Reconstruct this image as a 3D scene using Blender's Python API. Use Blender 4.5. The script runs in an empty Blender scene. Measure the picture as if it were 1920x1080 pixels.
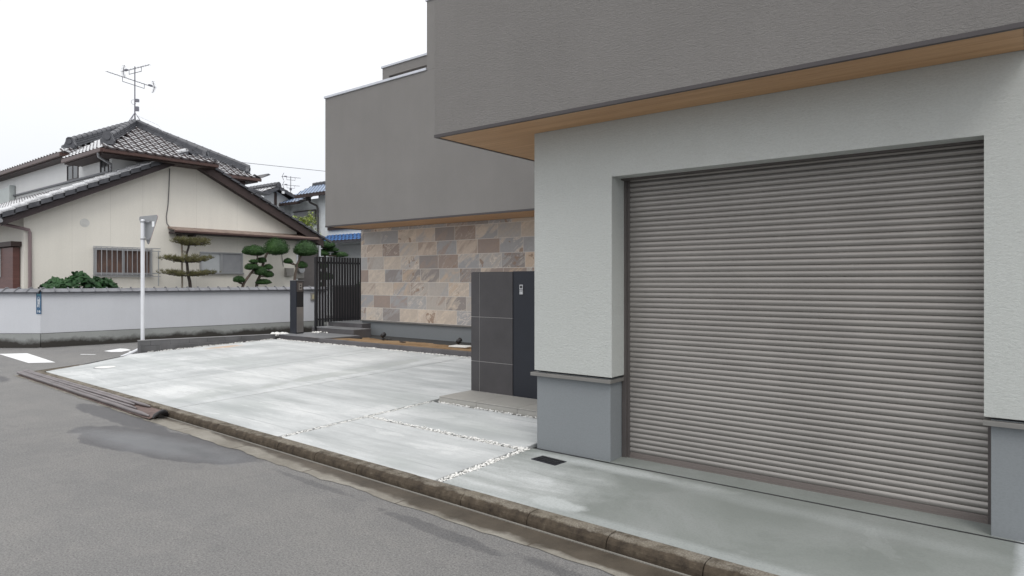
import bpy, bmesh, math, random
from mathutils import Vector, Matrix, noise as mn
R = math.radians
rnd = random.Random(7)
SC = bpy.context.scene
COL = SC.collection

# ------------------------------------------------------------------ camera
CZ = 1.6
cam = bpy.data.cameras.new('camera')
camo = bpy.data.objects.new('camera', cam)
COL.objects.link(camo)
camo.location = (0, 0, CZ)
yaw = math.atan2(1566, 1240)                     # forward = (-cos a, sin a)
camo.rotation_euler = (R(90), 0, math.pi/2 - yaw + 0.0)
cam.sensor_width = 36
cam.lens = 1240/1920*36
cam.shift_y = -13.5/1920
cam.clip_start = 0.05
cam.clip_end = 2000
SC.camera = camo
SC.view_settings.view_transform = 'Standard'
SC.view_settings.look = 'None'
SC.view_settings.gamma = 1
SC.view_settings.exposure = 0.0

# ------------------------------------------------------------------ sky and sun
SUN = Vector((.48, -.42, .80)).normalized()
w = bpy.data.worlds.new('World'); SC.world = w; w.use_nodes = True
nt = w.node_tree; nt.nodes.clear()
out = nt.nodes.new('ShaderNodeOutputWorld'); bg = nt.nodes.new('ShaderNodeBackground')
sky = nt.nodes.new('ShaderNodeTexSky'); sky.sky_type = 'NISHITA'; sky.sun_disc = False
sky.sun_elevation = math.asin(SUN.z); sky.sun_rotation = math.atan2(SUN.x, SUN.y)
sky.dust_density = 4
tc = nt.nodes.new('ShaderNodeTexCoord'); sp = nt.nodes.new('ShaderNodeSeparateXYZ')
nt.links.new(tc.outputs['Generated'], sp.inputs[0])
rp = nt.nodes.new('ShaderNodeValToRGB')
e = rp.color_ramp.elements
e[0].position = 0.0; e[0].color = (.86, .895, .96, 1)
e[1].position = .95; e[1].color = (1.5, 1.5, 1.5, 1)
for p_, c_ in ((.12, (.895, .925, .975, 1)), (.26, (1.02, 1.03, 1.05, 1)), (.5, (1.3, 1.3, 1.32, 1))):
    k = e.new(p_); k.color = c_
nz = nt.nodes.new('ShaderNodeTexNoise'); nz.inputs['Scale'].default_value = 2.2; nz.inputs['Detail'].default_value = 4
nt.links.new(tc.outputs['Generated'], nz.inputs['Vector'])
ad = nt.nodes.new('ShaderNodeMath'); ad.operation = 'MULTIPLY_ADD'; ad.inputs[1].default_value = .12; 
nt.links.new(nz.outputs[0], ad.inputs[0]); 
ad2 = nt.nodes.new('ShaderNodeMath'); ad2.operation = 'SUBTRACT'; ad2.inputs[1].default_value = .06
nt.links.new(sp.outputs[2], ad2.inputs[0]); nt.links.new(ad2.outputs[0], ad.inputs[2])
nt.links.new(ad.outputs[0], rp.inputs[0])
sc10 = nt.nodes.new('ShaderNodeVectorMath'); sc10.operation = 'SCALE'; sc10.inputs['Scale'].default_value = 10.6
nt.links.new(rp.outputs[0], sc10.inputs[0])
mx = nt.nodes.new('ShaderNodeMix'); mx.data_type = 'RGBA'; mx.inputs[0].default_value = .94
nt.links.new(sky.outputs[0], mx.inputs[6]); nt.links.new(sc10.outputs[0], mx.inputs[7])
nt.links.new(mx.outputs[2], bg.inputs[0]); bg.inputs[1].default_value = 0.1
nt.links.new(bg.outputs[0], out.inputs[0])
sl = bpy.data.lights.new('sun', 'SUN'); sl.energy = 1.0; sl.angle = R(25); sl.color = (1, .96, .9)
so = bpy.data.objects.new('sun', sl); COL.objects.link(so)
so.rotation_euler = SUN.to_track_quat('Z', 'Y').to_euler()
so.location = (0, 0, 30)

# ------------------------------------------------------------------ helpers
ORG = {}
def props(o, label=None, cat=None, group=None, kind=None):
    if label: o['label'] = label
    if cat: o['category'] = cat
    if group: o['group'] = group
    if kind: o['kind'] = kind
    return o
def thing(name, label, cat, loc, group=None):
    o = bpy.data.objects.new(name, None); COL.objects.link(o)
    o.location = loc; o.empty_display_size = .2
    ORG[o.name] = Vector(loc)
    return props(o, label, cat, group)

class MB:
    def __init__(s): s.v = []; s.f = []; s.sm = []; s.c = []; s.cur = None
    def add(s, vs, fs, smooth=False):
        b = len(s.v); s.v += [tuple(p) for p in vs]
        for f in fs:
            s.f.append(tuple(i+b for i in f)); s.sm.append(smooth); s.c.append(s.cur)
        return s
    def box(s, x0, x1, y0, y1, z0, z1):
        return s.add([(x0,y0,z0),(x1,y0,z0),(x1,y1,z0),(x0,y1,z0),(x0,y0,z1),(x1,y0,z1),(x1,y1,z1),(x0,y1,z1)],
                     [(0,3,2,1),(4,5,6,7),(0,1,5,4),(1,2,6,5),(2,3,7,6),(3,0,4,7)])
    def obox(s, c, ax, ay, az):          # centre and three half-axis vectors
        c = Vector(c); ax = Vector(ax); ay = Vector(ay); az = Vector(az); vs = []
        for k in (-1, 1):
            for i, j in ((-1,-1),(1,-1),(1,1),(-1,1)): vs.append(c+ax*i+ay*j+az*k)
        return s.add(vs, [(0,3,2,1),(4,5,6,7),(0,1,5,4),(1,2,6,5),(2,3,7,6),(3,0,4,7)])
    def bar(s, a, b, w, h, up=(0,0,1)):  # box between two points
        a = Vector(a); b = Vector(b); d = b-a; u = Vector(up)
        side = d.cross(u).normalized(); u2 = side.cross(d).normalized()
        return s.obox((a+b)/2, d/2, side*w/2, u2*h/2)
    def extrude(s, pts, vec, smooth=False, cap=True):   # closed 3d outline pushed along vec
        n = len(pts); vec = Vector(vec); P = [Vector(p) for p in pts]
        fs = [(i, (i+1) % n, n+(i+1) % n, n+i) for i in range(n)]
        s.add(P+[p+vec for p in P], fs, smooth)
        if cap: s.add(P, [tuple(range(n-1, -1, -1))]); s.add([p+vec for p in P], [tuple(range(n))])
        return s
    def tube(s, pts, rad, seg=8, cap=True):
        P = [Vector(p) for p in pts]; n = len(P)
        if not hasattr(rad, '__len__'): rad = [rad]*n
        rings = []; last = None
        for i, p in enumerate(P):
            d = (P[min(i+1, n-1)]-P[max(i-1, 0)]).normalized()
            a = last if last is not None else (Vector((0,0,1)) if abs(d.z) < .9 else Vector((1,0,0)))
            u = (a - d*a.dot(d)).normalized(); last = u; v = d.cross(u)
            rings.append([p+(u*math.cos(t)+v*math.sin(t))*rad[i] for t in [2*math.pi*k/seg for k in range(seg)]])
        vs = [q for r in rings for q in r]; fs = []
        for i in range(n-1):
            for k in range(seg):
                fs.append((i*seg+k, i*seg+(k+1) % seg, (i+1)*seg+(k+1) % seg, (i+1)*seg+k))
        s.add(vs, fs, True)
        if cap: s.add(rings[0], [tuple(range(seg-1, -1, -1))]); s.add(rings[-1], [tuple(range(seg))])
        return s
    def build(s, name, mat, parent=None, bevel=0, origin=None):
        me = bpy.data.meshes.new(name)
        o0 = ORG[parent.name] if parent else (Vector(origin) if origin else Vector((0,0,0)))
        me.from_pydata([tuple(Vector(p)-o0) for p in s.v], [], s.f)
        for p, b in zip(me.polygons, s.sm): p.use_smooth = b
        if any(c is not None for c in s.c):
            at = me.attributes.new('tone', 'FLOAT_COLOR', 'FACE')
            for i, c in enumerate(s.c): at.data[i].color = c or (1,1,1,1)
        me.materials.append(mat); me.validate(); me.update()
        o = bpy.data.objects.new(name, me); COL.objects.link(o)
        if parent: o.parent = parent
        else: o.location = o0
        ORG[o.name] = o0
        if bevel:
            m = o.modifiers.new('b', 'BEVEL'); m.width = bevel; m.segments = 2; m.limit_method = 'ANGLE'; m.angle_limit = R(35)
        return o
def struct(mb, name, mat, label=None, kind='structure', **k):
    o = mb.build(name, mat, **k); o['kind'] = kind
    if label: o['label'] = label
    return o

# ------------------------------------------------------------------ material nodes
class G:
    def __init__(s, name):
        s.m = bpy.data.materials.new(name); s.m.use_nodes = True; s.nt = s.m.node_tree
        s.b = s.nt.nodes['Principled BSDF']
        s.pos = s.nt.nodes.new('ShaderNodeNewGeometry').outputs['Position']
    def put(s, sock, v):
        if hasattr(v, 'is_linked') or hasattr(v, 'links'): s.nt.links.new(v, sock)
        else:
            if hasattr(sock.default_value, '__len__') and not hasattr(v, '__len__'): v = (v, v, v)
            if hasattr(v, '__len__') and len(v) == 3 and len(sock.default_value) == 4: v = (*v, 1)
            sock.default_value = v
    def map(s, scale=(1,1,1), rot=(0,0,0), loc=(0,0,0), vec=None):
        n = s.nt.nodes.new('ShaderNodeMapping'); s.nt.links.new(vec or s.pos, n.inputs[0])
        n.inputs['Scale'].default_value = scale; n.inputs['Rotation'].default_value = rot; n.inputs['Location'].default_value = loc
        return n.outputs[0]
    def noise(s, scale, detail=3, rough=.5, vec=None, dist=0, col=False):
        n = s.nt.nodes.new('ShaderNodeTexNoise'); s.nt.links.new(vec or s.pos, n.inputs['Vector'])
        n.inputs['Scale'].default_value = scale; n.inputs['Detail'].default_value = detail
        n.inputs['Roughness'].default_value = rough; n.inputs['Distortion'].default_value = dist
        return n.outputs[1 if col else 0]
    def voro(s, scale, vec=None, feature='F1', out='Distance'):
        n = s.nt.nodes.new('ShaderNodeTexVoronoi'); s.nt.links.new(vec or s.pos, n.inputs['Vector'])
        n.inputs['Scale'].default_value = scale; n.feature = feature
        return n.outputs[out]
    def ramp(s, fac, stops):
        n = s.nt.nodes.new('ShaderNodeValToRGB'); e = n.color_ramp.elements
        s.put(n.inputs[0], fac)
        while len(e) < len(stops): e.new(.5)
        for k, (p, c) in zip(e, stops):
            k.position = p; k.color = (*c, 1) if hasattr(c, '__len__') else (c, c, c, 1)
        return n.outputs[0]
    def mix(s, f, a, b, mode='MIX'):
        n = s.nt.nodes.new('ShaderNodeMix'); n.data_type = 'RGBA'; n.blend_type = mode
        s.put(n.inputs[0], f); s.put(n.inputs[6], a); s.put(n.inputs[7], b); return n.outputs[2]
    def math(s, op, a, b=0, c=None, clamp=False):
        n = s.nt.nodes.new('ShaderNodeMath'); n.operation = op; n.use_clamp = clamp
        s.put(n.inputs[0], a); s.put(n.inputs[1], b)
        if c is not None: s.put(n.inputs[2], c)
        return n.outputs[0]
    def rng(s, v, a, b, c=0, d=1):
        n = s.nt.nodes.new('ShaderNodeMapRange'); s.put(n.inputs[0], v)
        for i, q in enumerate((a, b, c, d)): n.inputs[i+1].default_value = q
        return n.outputs[0]
    def xyz(s, vec=None):
        n = s.nt.nodes.new('ShaderNodeSeparateXYZ'); s.nt.links.new(vec or s.pos, n.inputs[0]); return n.outputs
    def blob(s, cx, cy, rx, ry, rot=0, soft=.3, wob=.5, ws=2.5):
        v = s.map(scale=(1,1,0), loc=(0,0,0))
        sub = s.nt.nodes.new('ShaderNodeVectorMath'); sub.operation = 'SUBTRACT'; s.nt.links.new(v, sub.inputs[0]); sub.inputs[1].default_value = (cx, cy, 0)
        v2 = s.map(rot=(0,0,-rot), vec=sub.outputs[0]); v3 = s.map(scale=(1/rx, 1/ry, 0), vec=v2)
        ln = s.nt.nodes.new('ShaderNodeVectorMath'); ln.operation = 'LENGTH'; s.nt.links.new(v3, ln.inputs[0])
        d = s.math('MULTIPLY_ADD', s.math('SUBTRACT', s.noise(ws, 4, .6), .5), wob*2, ln.outputs['Value'])
        return s.rng(d, 1-soft, 1+soft, 1, 0)
    def bump(s, h, strength=.3, dist=.01):
        n = s.nt.nodes.new('ShaderNodeBump'); n.inputs['Strength'].default_value = strength; n.inputs['Distance'].default_value = dist
        s.put(n.inputs['Height'], h); s.nt.links.new(n.outputs[0], s.b.inputs['Normal'])
    def col(s, v): s.put(s.b.inputs['Base Color'], v)
    def rough(s, v): s.put(s.b.inputs['Roughness'], v)
    def spec(s, v): s.b.inputs['Specular IOR Level'].default_value = v

def plain(name, c, rough=.6, metal=0, var=.08, scale=6, bump=0, bscale=80, spec=.5):
    g = G(name); n = g.noise(scale, 4, .6)
    lo = tuple(x*(1-var) for x in c); hi = tuple(min(1, x*(1+var)) for x in c)
    g.col(g.ramp(n, [(.25, lo), (.75, hi)]))
    g.rough(rough); g.b.inputs['Metallic'].default_value = metal; g.spec(spec)
    if bump: g.bump(g.noise(bscale, 3, .6), bump, .01)
    return g.m
def stucco(name, c, var=.05, sc=(1,1,3.2), scale=24, strength=.6, dist=.006, streak=.05, dirt=None):
    g = G(name)
    v = g.map(scale=sc)
    base = g.ramp(g.noise(.8, 5, .6), [(.3, tuple(x*(1-var) for x in c)), (.7, tuple(x*(1+var) for x in c))])
    st = g.noise(1.0, 4, .6, vec=g.map(scale=(5, 5, .35)))
    base = g.mix(g.rng(st, .35, .75, 0, streak*2), base, tuple(x*.75 for x in c))
    gr = g.noise(65, 3, .75, vec=g.map(scale=(1,1,1.8)))
    base = g.mix(g.rng(gr, .42, .68, 0, .28), base, tuple(min(1, x*.68) for x in c))
    if dirt:      # (z low, z high, colour)
        z = g.math('MULTIPLY_ADD', g.noise(2.2, 6, .7), (.30), g.xyz()[2])
        base = g.mix(g.rng(z, dirt[0]+.15, dirt[1]+.15, dirt[3], 0), base, dirt[2])
    g.col(base); g.rough(.9); g.spec(.25)
    h = g.math('ADD', g.noise(scale, 5, .65, vec=v), g.math('MULTIPLY', g.noise(scale*4, 3, .6, vec=v), .6))
    g.bump(h, strength, dist)
    return g.m

def asphalt():
    g = G('asphalt')
    big = g.ramp(g.noise(.35, 5, .6), [(.3, (.190,.189,.188)), (.55, (.226,.223,.218)), (.75, (.262,.257,.248))])
    tr = g.noise(1.3, 4, .6, vec=g.map(scale=(.25, 1.3, 1)))
    big = g.mix(g.rng(tr, .35, .7, 0, .3), big, (.158,.160,.168))
    big = g.mix(g.rng(g.noise(5, 5, .7), .45, .72, 0, .3), big, (.27,.265,.255))
    ms = g.noise(1.6, 9, .72); big = g.mix(g.rng(ms, .50, .53, 0, .16), big, (.30,.29,.275)); big = g.mix(g.rng(g.noise(2.6, 9, .75, vec=g.map(loc=(4,4,0))), .56, .58, 0, .2), big, (.14,.14,.143))
    sp1 = g.noise(75, 3, .8)
    c = g.mix(g.rng(sp1, .46, .62, 0, .62), big, (.085,.085,.088))
    c = g.mix(g.rng(g.noise(80, 2, .8), .59, .70, 0, .6), c, (.42,.41,.39))
    v2 = g.voro(9); c = g.mix(g.rng(v2, .035, .02, 0, .8), c, (.5,.49,.46))
    w_ = None
    for q in ((-6.75, 2.96, 1.45, .36, R(11), .035, .42, 1.6), (-7.45, 2.80, .55, .30, R(-10), .04, .5, 2.8), (-8.6, 3.22, 1.3, .15, R(-1), .06, .6, 3.0), (-4.45, 3.12, .50, .04, R(-2), .2, .9, 9),
              (-3.0, 3.02, .55, .06, R(-4), .12, .8, 9), (-13.35, 3.25, .55, .14, R(-3), .2, .5, 4), (-2.0, 3.02, .35, .05, R(-5), .3, .9, 6)):
        b_ = g.math('MULTIPLY', g.blob(*q), 1.0 if q[3] > .13 else .6); w_ = b_ if w_ is None else g.math('MAXIMUM', w_, b_)
    inner = g.blob(-6.75, 2.90, 1.05, .20, R(9), .45, .5, 2.2)
    deep = g.blob(-6.15, 3.02, .35, .07, R(0), .4, .6, 5)
    wetc = g.mix(1, c, (.52,.525,.555), 'MULTIPLY')
    c = g.mix(w_, c, wetc)
    c = g.mix(g.math('MULTIPLY', inner, .6), c, (.20,.21,.225))  # pale sky reflection in the puddle's middle, put into the colour
    c = g.mix(g.math('MULTIPLY', deep, .5), c, (.09,.095,.10))
    g.col(c)
    dryr = g.ramp(g.noise(30, 3), [(.3, .78), (.7, .95)])
    rr = g.mix(w_, dryr, (.55,.55,.55)); rr = g.mix(inner, rr, (.30,.30,.30))
    g.rough(rr); g.spec(.35)
    h = g.math('ADD', g.noise(120, 3, .7), g.math('MULTIPLY', g.noise(45, 3, .6), .8))
    g.bump(h, .6, .008)
    return g.m
def wet(name, c, rr=(.12, .5)):
    g = G(name)
    n = g.noise(2.2, 4, .6)
    sp1 = g.noise(200, 2, .8)
    cc = g.mix(g.rng(sp1, .4, .65, 0, .45), c, tuple(x*.7 for x in c))
    g.col(cc); g.rough(g.rng(n, .35, .65, rr[1], rr[0])); g.spec(.5)
    g.bump(g.noise(150, 3, .6), .08, .002)
    return g.m
def drive_mat():
    g = G('fresh_concrete')
    X, Y, Z = g.xyz()
    sx = g.noise(1.0, 6, .62, vec=g.map(scale=(.55, 4.5, 1)), dist=.4)
    sy = g.noise(1.0, 6, .62, vec=g.map(scale=(2.2, .35, 1), rot=(0,0,R(4))), dist=.3)
    far = g.rng(X, -8.03, -8.07, 0, 1)
    s = g.mix(far, sx, sy)
    cl = g.noise(.7, 5, .6)
    t = g.math('ADD', g.math('MULTIPLY', s, .6), g.math('MULTIPLY', cl, .4))
    c = g.ramp(t, [(.36, (.42,.44,.445)), (.45, (.53,.55,.555)), (.54, (.61,.63,.635)), (.64, (.72,.735,.74))])
    # dry white band and damp grey tongue in the middle bay
    band = g.blob(-9.35, 5.8, .62, 2.6, R(4), .35, .35, 1.8)
    c = g.mix(g.math('MULTIPLY', band, .8), c, (.74,.755,.755))
    damp = g.blob(-8.55, 6.9, .22, 1.7, R(4), .10, .9, 2.0)
    c = g.mix(g.math('MULTIPLY', damp, .55), c, (.40,.425,.40))
    damp2 = g.blob(-8.6, 4.4, .28, .6, R(20), .12, .9, 2.0)
    c = g.mix(g.math('MULTIPLY', damp2, .4), c, (.43,.46,.44))
    for q in ((-6.2, 5.7, .5, .35), (-4.3, 5.0, .5, .2), (-5.2, 5.35, .55, .18), (-7.4, 4.2, .4, .5), (-4.15, 3.75, .2, .1), (-11.3, 6.2, .7, .4), (-12.3, 5.4, .6, .15)):
        b = g.blob(*q, 0, .7, .8, 2.5); c = g.mix(g.math('MULTIPLY', b, .45), c, (.38,.415,.40))
    orr = g.blob(-13.75, 7.35, .16, .32, 0, .5, .7, 8)
    c = g.mix(g.math('MULTIPLY', orr, .75), c, (.62,.33,.12))
    cs = g.noise(1.0, 9, .68, vec=g.map(scale=(.45, 1.7, 1), loc=(2,9,0)), dist=.5)
    c = g.mix(g.rng(cs, .515, .525, 0, .16), c, (.33,.35,.35)); c = g.mix(g.rng(cs, .60, .61, 0, .22), c, (.33,.35,.35)); c = g.mix(g.rng(cs, .42, .41, 0, .35), c, (.78,.79,.79))
    wob = g.math('MULTIPLY', g.math('SUBTRACT', g.noise(1.2, 3), .5), .05)
    yw = g.math('ADD', g.math('MULTIPLY_ADD', X, .03, Y), wob)
    fr = g.math('ABSOLUTE', g.math('SUBTRACT', g.math('FRACT', g.math('DIVIDE', yw, .57)), .5))
    brk = g.rng(g.noise(2.0, 2, .5, vec=g.map(scale=(1, .4, 1))), .42, .62, 0, .5)
    c = g.mix(g.math('MULTIPLY', g.rng(fr, .022, .006, 0, 1), brk), c, (.30,.32,.33))
    soft = g.noise(1.0, 3, .5, vec=g.map(scale=(.5, 2.4, 1), loc=(7,3,0)))
    c = g.mix(g.rng(soft, .5, .68, 0, .4), c, (.36,.385,.39))
    # trowel lines
    ln = g.noise(1, 3, .7, vec=g.map(scale=(.8, 60, 1)))
    c = g.mix(g.rng(ln, .35, .75, .10, 0), c, (.30,.32,.33))
    c = g.mix(g.rng(g.noise(75, 3, .8), .45, .66, 0, .30), c, (.38,.395,.40))
    c = g.mix(g.rng(g.noise(9, 6, .75, vec=g.map(scale=(.5, 1.4, 1))), .45, .7, 0, .22), c, (.34,.36,.365))
    g.col(c); g.rough(.82); g.spec(.3)
    g.bump(g.math('ADD', g.noise(90, 3, .6), g.math('MULTIPLY', ln, .6)), .12, .004)
    return g.m
def apron_mat():
    g = G('damp_concrete')
    X, Y, Z = g.xyz()
    cl = g.noise(.9, 6, .65, dist=.6)
    c = g.ramp(cl, [(.32, (.195,.215,.202)), (.5, (.230,.250,.238)), (.68, (.268,.285,.278))])
    dry = g.blob(-3.25, 3.75, .62, .75, R(-35), .45, .6, 3.2)
    st = g.noise(1, 5, .65, vec=g.map(scale=(1.2, 9, 1)), dist=.5)
    ca = g.noise(1.3, 9, .7, vec=g.map(loc=(5,1,0)), dist=.4); c = g.mix(g.rng(ca, .52, .54, 0, .18), c, (.17,.185,.175)); c = g.mix(g.rng(ca, .60, .62, 0, .2), c, (.36,.38,.375))
    c = g.mix(g.math('MULTIPLY', dry, g.rng(st, .25, .7, 1, .35)), c, (.60,.625,.63))
    d2 = g.blob(-2.56, 3.72, .20, .085, R(-5), .22, .8, 5)
    c = g.mix(g.math('MULTIPLY', d2, .85), c, (.50,.53,.53))
    d3 = g.blob(-2.6, 4.62, .65, .07, 0, .5, .8, 4)
    c = g.mix(g.math('MULTIPLY', d3, .7), c, (.50,.53,.53))
    d4 = g.blob(-1.2, 4.5, 1.2, .08, R(-4), .6, .9, 3)
    c = g.mix(g.math('MULTIPLY', d4, .3), c, (.42,.45,.45))
    e = g.rng(g.math('MULTIPLY_ADD', g.noise(5, 3), .06, X), -.07, -.03, 0, .75)
    c = g.mix(e, c, (.50,.53,.55))
    ye = g.math('MULTIPLY_ADD', X, .025, Y)
    edge = g.rng(g.math('MULTIPLY_ADD', g.noise(6, 3), .05, ye), 3.66, 3.60, 0, .5)
    c = g.mix(edge, c, (.42,.45,.45))
    sc = g.noise(1, 3, .8, vec=g.map(scale=(2, 14, 1), rot=(0,0,R(30)))); c = g.mix(g.rng(sc, .64, .72, 0, .25), c, (.15,.16,.16))
    c = g.mix(g.rng(g.noise(70, 3, .8), .45, .66, 0, .28), c, (.15,.16,.155))
    g.col(c); g.rough(g.rng(cl, .3, .7, .55, .8)); g.spec(.4)
    g.bump(g.noise(70, 3, .6), .10, .004)
    return g.m
def kerb_mat():
    g = G('old_kerb_concrete')
    X, Y, Z = g.xyz()
    sp_ = g.noise(90, 3, .75); n = g.noise(4, 5, .7)
    top = g.ramp(sp_, [(.3, (.11,.095,.075)), (.5, (.215,.195,.165)), (.7, (.34,.315,.275))])
    top = g.mix(g.rng(n, .4, .7, 0, .5), top, (.20,.175,.13))
    low = g.ramp(g.noise(14, 5, .7), [(.3, (.035,.028,.022)), (.6, (.085,.068,.05)), (.8, (.17,.145,.11))])
    zz = g.math('MULTIPLY_ADD', g.math('SUBTRACT', g.noise(9, 5, .7), .5), .035, Z)
    c = g.mix(g.rng(zz, .082, .073, 0, 1), top, low)
    g.col(c); g.rough(.92); g.spec(.2); g.bump(g.noise(110, 4, .75), .8, .006)
    return g.m
def gutter_mat():
    g = G('gutter_concrete')
    X, Y, Z = g.xyz()
    yy = g.math('MULTIPLY_ADD', X, .025, Y)      # ~3.50 at the kerb face wall side
    yn = g.math('MULTIPLY_ADD', g.math('SUBTRACT', g.noise(3, 5, .65, vec=g.map(scale=(.6,1,1))), .5), .28, yy)
    dry = g.ramp(g.noise(2, 6, .7), [(.3, (.185,.172,.148)), (.5, (.25,.235,.205)), (.7, (.34,.325,.29))])
    wetc = g.ramp(g.noise(3, 5, .7), [(.3, (.048,.040,.031)), (.7, (.105,.088,.068))])
    near = g.rng(X, -7.0, -2.5, -.04, .13)
    f = g.rng(g.math('ADD', yn, near), 3.25, 3.30, 0, 1)
    c = g.mix(f, dry, wetc)
    j = g.math('FRACT', g.math('DIVIDE', X, 1.2))
    jj = g.rng(g.math('ABSOLUTE', g.math('SUBTRACT', j, .5)), .492, .496, 0, .8)
    c = g.mix(jj, c, (.08,.065,.05))
    c = g.mix(g.rng(g.noise(140, 2, .7), .45, .7, 0, .35), c, (.12,.10,.08))
    g.col(c); g.rough(g.rng(f, 0, 1, .9, .55)); g.spec(.3); g.bump(g.noise(100, 3, .7), .3, .004)
    return g.m
def wood_mat(name, a, b, sc=(.6, 14, 14)):
    g = G(name)
    v = g.map(scale=sc); n = g.noise(1.6, 6, .65, vec=v, dist=.6)
    c = g.ramp(n, [(.3, a), (.55, tuple((p+q)/2 for p, q in zip(a, b))), (.72, b)])
    g.col(c); g.rough(.5); g.bump(n, .08, .003); return g.m
def tile_stone():
    g = G('slate_wall_tile')
    at = g.nt.nodes.new('ShaderNodeAttribute'); at.attribute_name = 'tone'
    sep = g.nt.nodes.new('ShaderNodeSeparateColor'); g.nt.links.new(at.outputs['Color'], sep.inputs[0])
    r, s_, b = sep.outputs
    off = g.nt.nodes.new('ShaderNodeCombineXYZ')
    g.put(off.inputs[0], g.math('MULTIPLY', r, 37)); g.put(off.inputs[1], g.math('MULTIPLY', s_, 53)); g.put(off.inputs[2], g.math('MULTIPLY', b, 29))
    ad_ = g.nt.nodes.new('ShaderNodeVectorMath'); ad_.operation = 'ADD'
    g.nt.links.new(g.pos, ad_.inputs[0]); g.nt.links.new(off.outputs[0], ad_.inputs[1])
    vv = g.map(rot=(0, R(38), 0), vec=ad_.outputs[0])
    vein = g.noise(1.0, 6, .65, vec=g.map(scale=(1.1, 1, 4.2), vec=vv), dist=1.1)
    cloud = g.noise(3.0, 4, .6, vec=ad_.outputs[0], dist=1.2)
    pal = g.ramp(r, [(0, (.300,.300,.290)), (.14, (.40,.355,.30)), (.28, (.245,.205,.180)), (.42, (.345,.325,.295)),
                     (.56, (.42,.365,.305)), (.70, (.215,.200,.190)), (.84, (.27,.275,.28)), (1, (.37,.31,.245))])
    pal.node.color_ramp.interpolation = 'CONSTANT'
    alt = g.ramp(s_, [(0, (.50,.44,.36)), (.25, (.27,.215,.18)), (.5, (.30,.305,.31)), (.75, (.43,.34,.25))])
    alt.node.color_ramp.interpolation = 'CONSTANT'
    c = g.mix(g.rng(vein, .47, .60, 0, .75), pal, alt)
    ve = g.math('ABSOLUTE', g.math('SUBTRACT', vein, .5))
    c = g.mix(g.math('MULTIPLY', g.rng(ve, .02, .0, 0, .7), g.rng(b, .4, .9, 0, 1)), c, (.58,.53,.46))
    pt = g.math('MULTIPLY', g.rng(cloud, .60, .63, 0, .8), g.rng(b, .62, .64, 0, 1))
    c = g.mix(pt, c, (.21,.145,.105))
    c = g.mix(g.rng(g.noise(18, 4, .7, vec=ad_.outputs[0]), .3, .7, .22, 0), c, (.14,.125,.11))
    c = g.mix(1, c, (1.52,1.50,1.52), 'MULTIPLY'); g.col(c); g.rough(.62); g.spec(.35); g.bump(g.math('ADD', vein, g.noise(40, 4, .6)), .35, .006)
    return g.m
def leaf_mat(name, a, b, c3=None):
    g = G(name)
    n = g.noise(2.2, 3, .6); n2 = g.noise(40, 2, .7)
    t = g.math('ADD', g.math('MULTIPLY', n, .5), g.math('MULTIPLY', n2, .5))
    stops = [(.35, a), (.6, b)] + ([(.72, c3)] if c3 else [])
    g.col(g.ramp(t, stops)); g.rough(.55); g.spec(.3)
    g.b.inputs['Subsurface Weight'].default_value = 0
    return g.m
def soil_mat():
    g = G('sandy_soil')
    c = g.ramp(g.noise(2.5, 6, .7), [(.3, (.20,.125,.065)), (.5, (.33,.225,.13)), (.7, (.45,.33,.21))])
    c = g.mix(g.rng(g.noise(90, 3, .7), .4, .7, 0, .4), c, (.16,.10,.055))
    g.col(c); g.rough(.95); g.spec(.15); g.bump(g.noise(60, 4, .7), .8, .01); return g.m
def wallpaint(name, c, base, h0, h1):      # garden wall: paint above a mossy footing
    return stucco(name, c, .04, (1,1,1), 40, .35, .004, .06, (h0, h1, base, .9))
def marking_mat():
    g = G('worn_road_paint')
    n = g.noise(30, 5, .75); c = g.mix(g.rng(n, .62, .72, 0, .8), (.78,.79,.80), (.22,.22,.22))
    g.col(c); g.rough(.7); g.bump(g.noise(150, 2), .3, .003); return g.m
def roof_tile_mat(name, c, rough=.28, metal=.0, spec=.9):
    g = G(name)
    n = g.noise(7, 5, .65)
    g.col(g.ramp(n, [(.3, tuple(x*.7 for x in c)), (.7, tuple(min(1, x*1.25) for x in c))]))
    g.rough(g.rng(n, .3, .7, rough, rough+.15)); g.spec(spec); g.b.inputs['Metallic'].default_value = metal
    return g.m
def glass_mat(name, c, rough=.06):
    g = G(name); g.col(g.ramp(g.noise(1.5, 3), [(.35, c), (.65, tuple(x*1.5 for x in c))])); g.rough(rough); g.spec(.8); return g.m

M = {}
M['asphalt'] = asphalt()
M['wet'] = wet('wet_asphalt', (.095,.095,.100), (.22, .6))
M['drive'] = drive_mat(); M['apron'] = apron_mat(); M['kerb'] = kerb_mat(); M['gutter'] = gutter_mat()
M['sub'] = plain('subbase', (.05,.05,.05), .95)
M['taupe'] = stucco('taupe_render', (.250,.241,.233), .05, (1,1,3.0), 30, 1.0, .009, .06)
M['cream'] = stucco('offwhite_render', (.53,.552,.535), .03, (1,1,2.2), 42, .8, .006, .055)
M['plinth'] = stucco('grey_plinth_paint', (.225,.243,.256), .03, (1,1,1), 60, .2, .003, .03)
M['sill'] = plain('grey_metal_sill', (.22,.215,.205), .45, .3)
M['trim'] = plain('dark_trim', (.055,.048,.050), .5)
M['coping'] = plain('pale_metal_coping', (.55,.57,.62), .35, .4)
M['cedar'] = wood_mat('cedar_soffit', (.42,.235,.115), (.62,.385,.205), (.5, 16, 16))
M['shutter'] = plain('bronze_shutter', (.285,.270,.256), .38, .45, .10, 2)
M['shutterbar'] = plain('shutter_bar', (.20,.175,.165), .45, .4, .05, 3)
M['rail'] = plain('shutter_rail', (.12,.108,.105), .45, .4)
M['black'] = plain('black_plastic', (.018,.018,.02), .5)
M['stone'] = tile_stone()
M['grout'] = plain('grout', (.66,.63,.59), .9)
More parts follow.
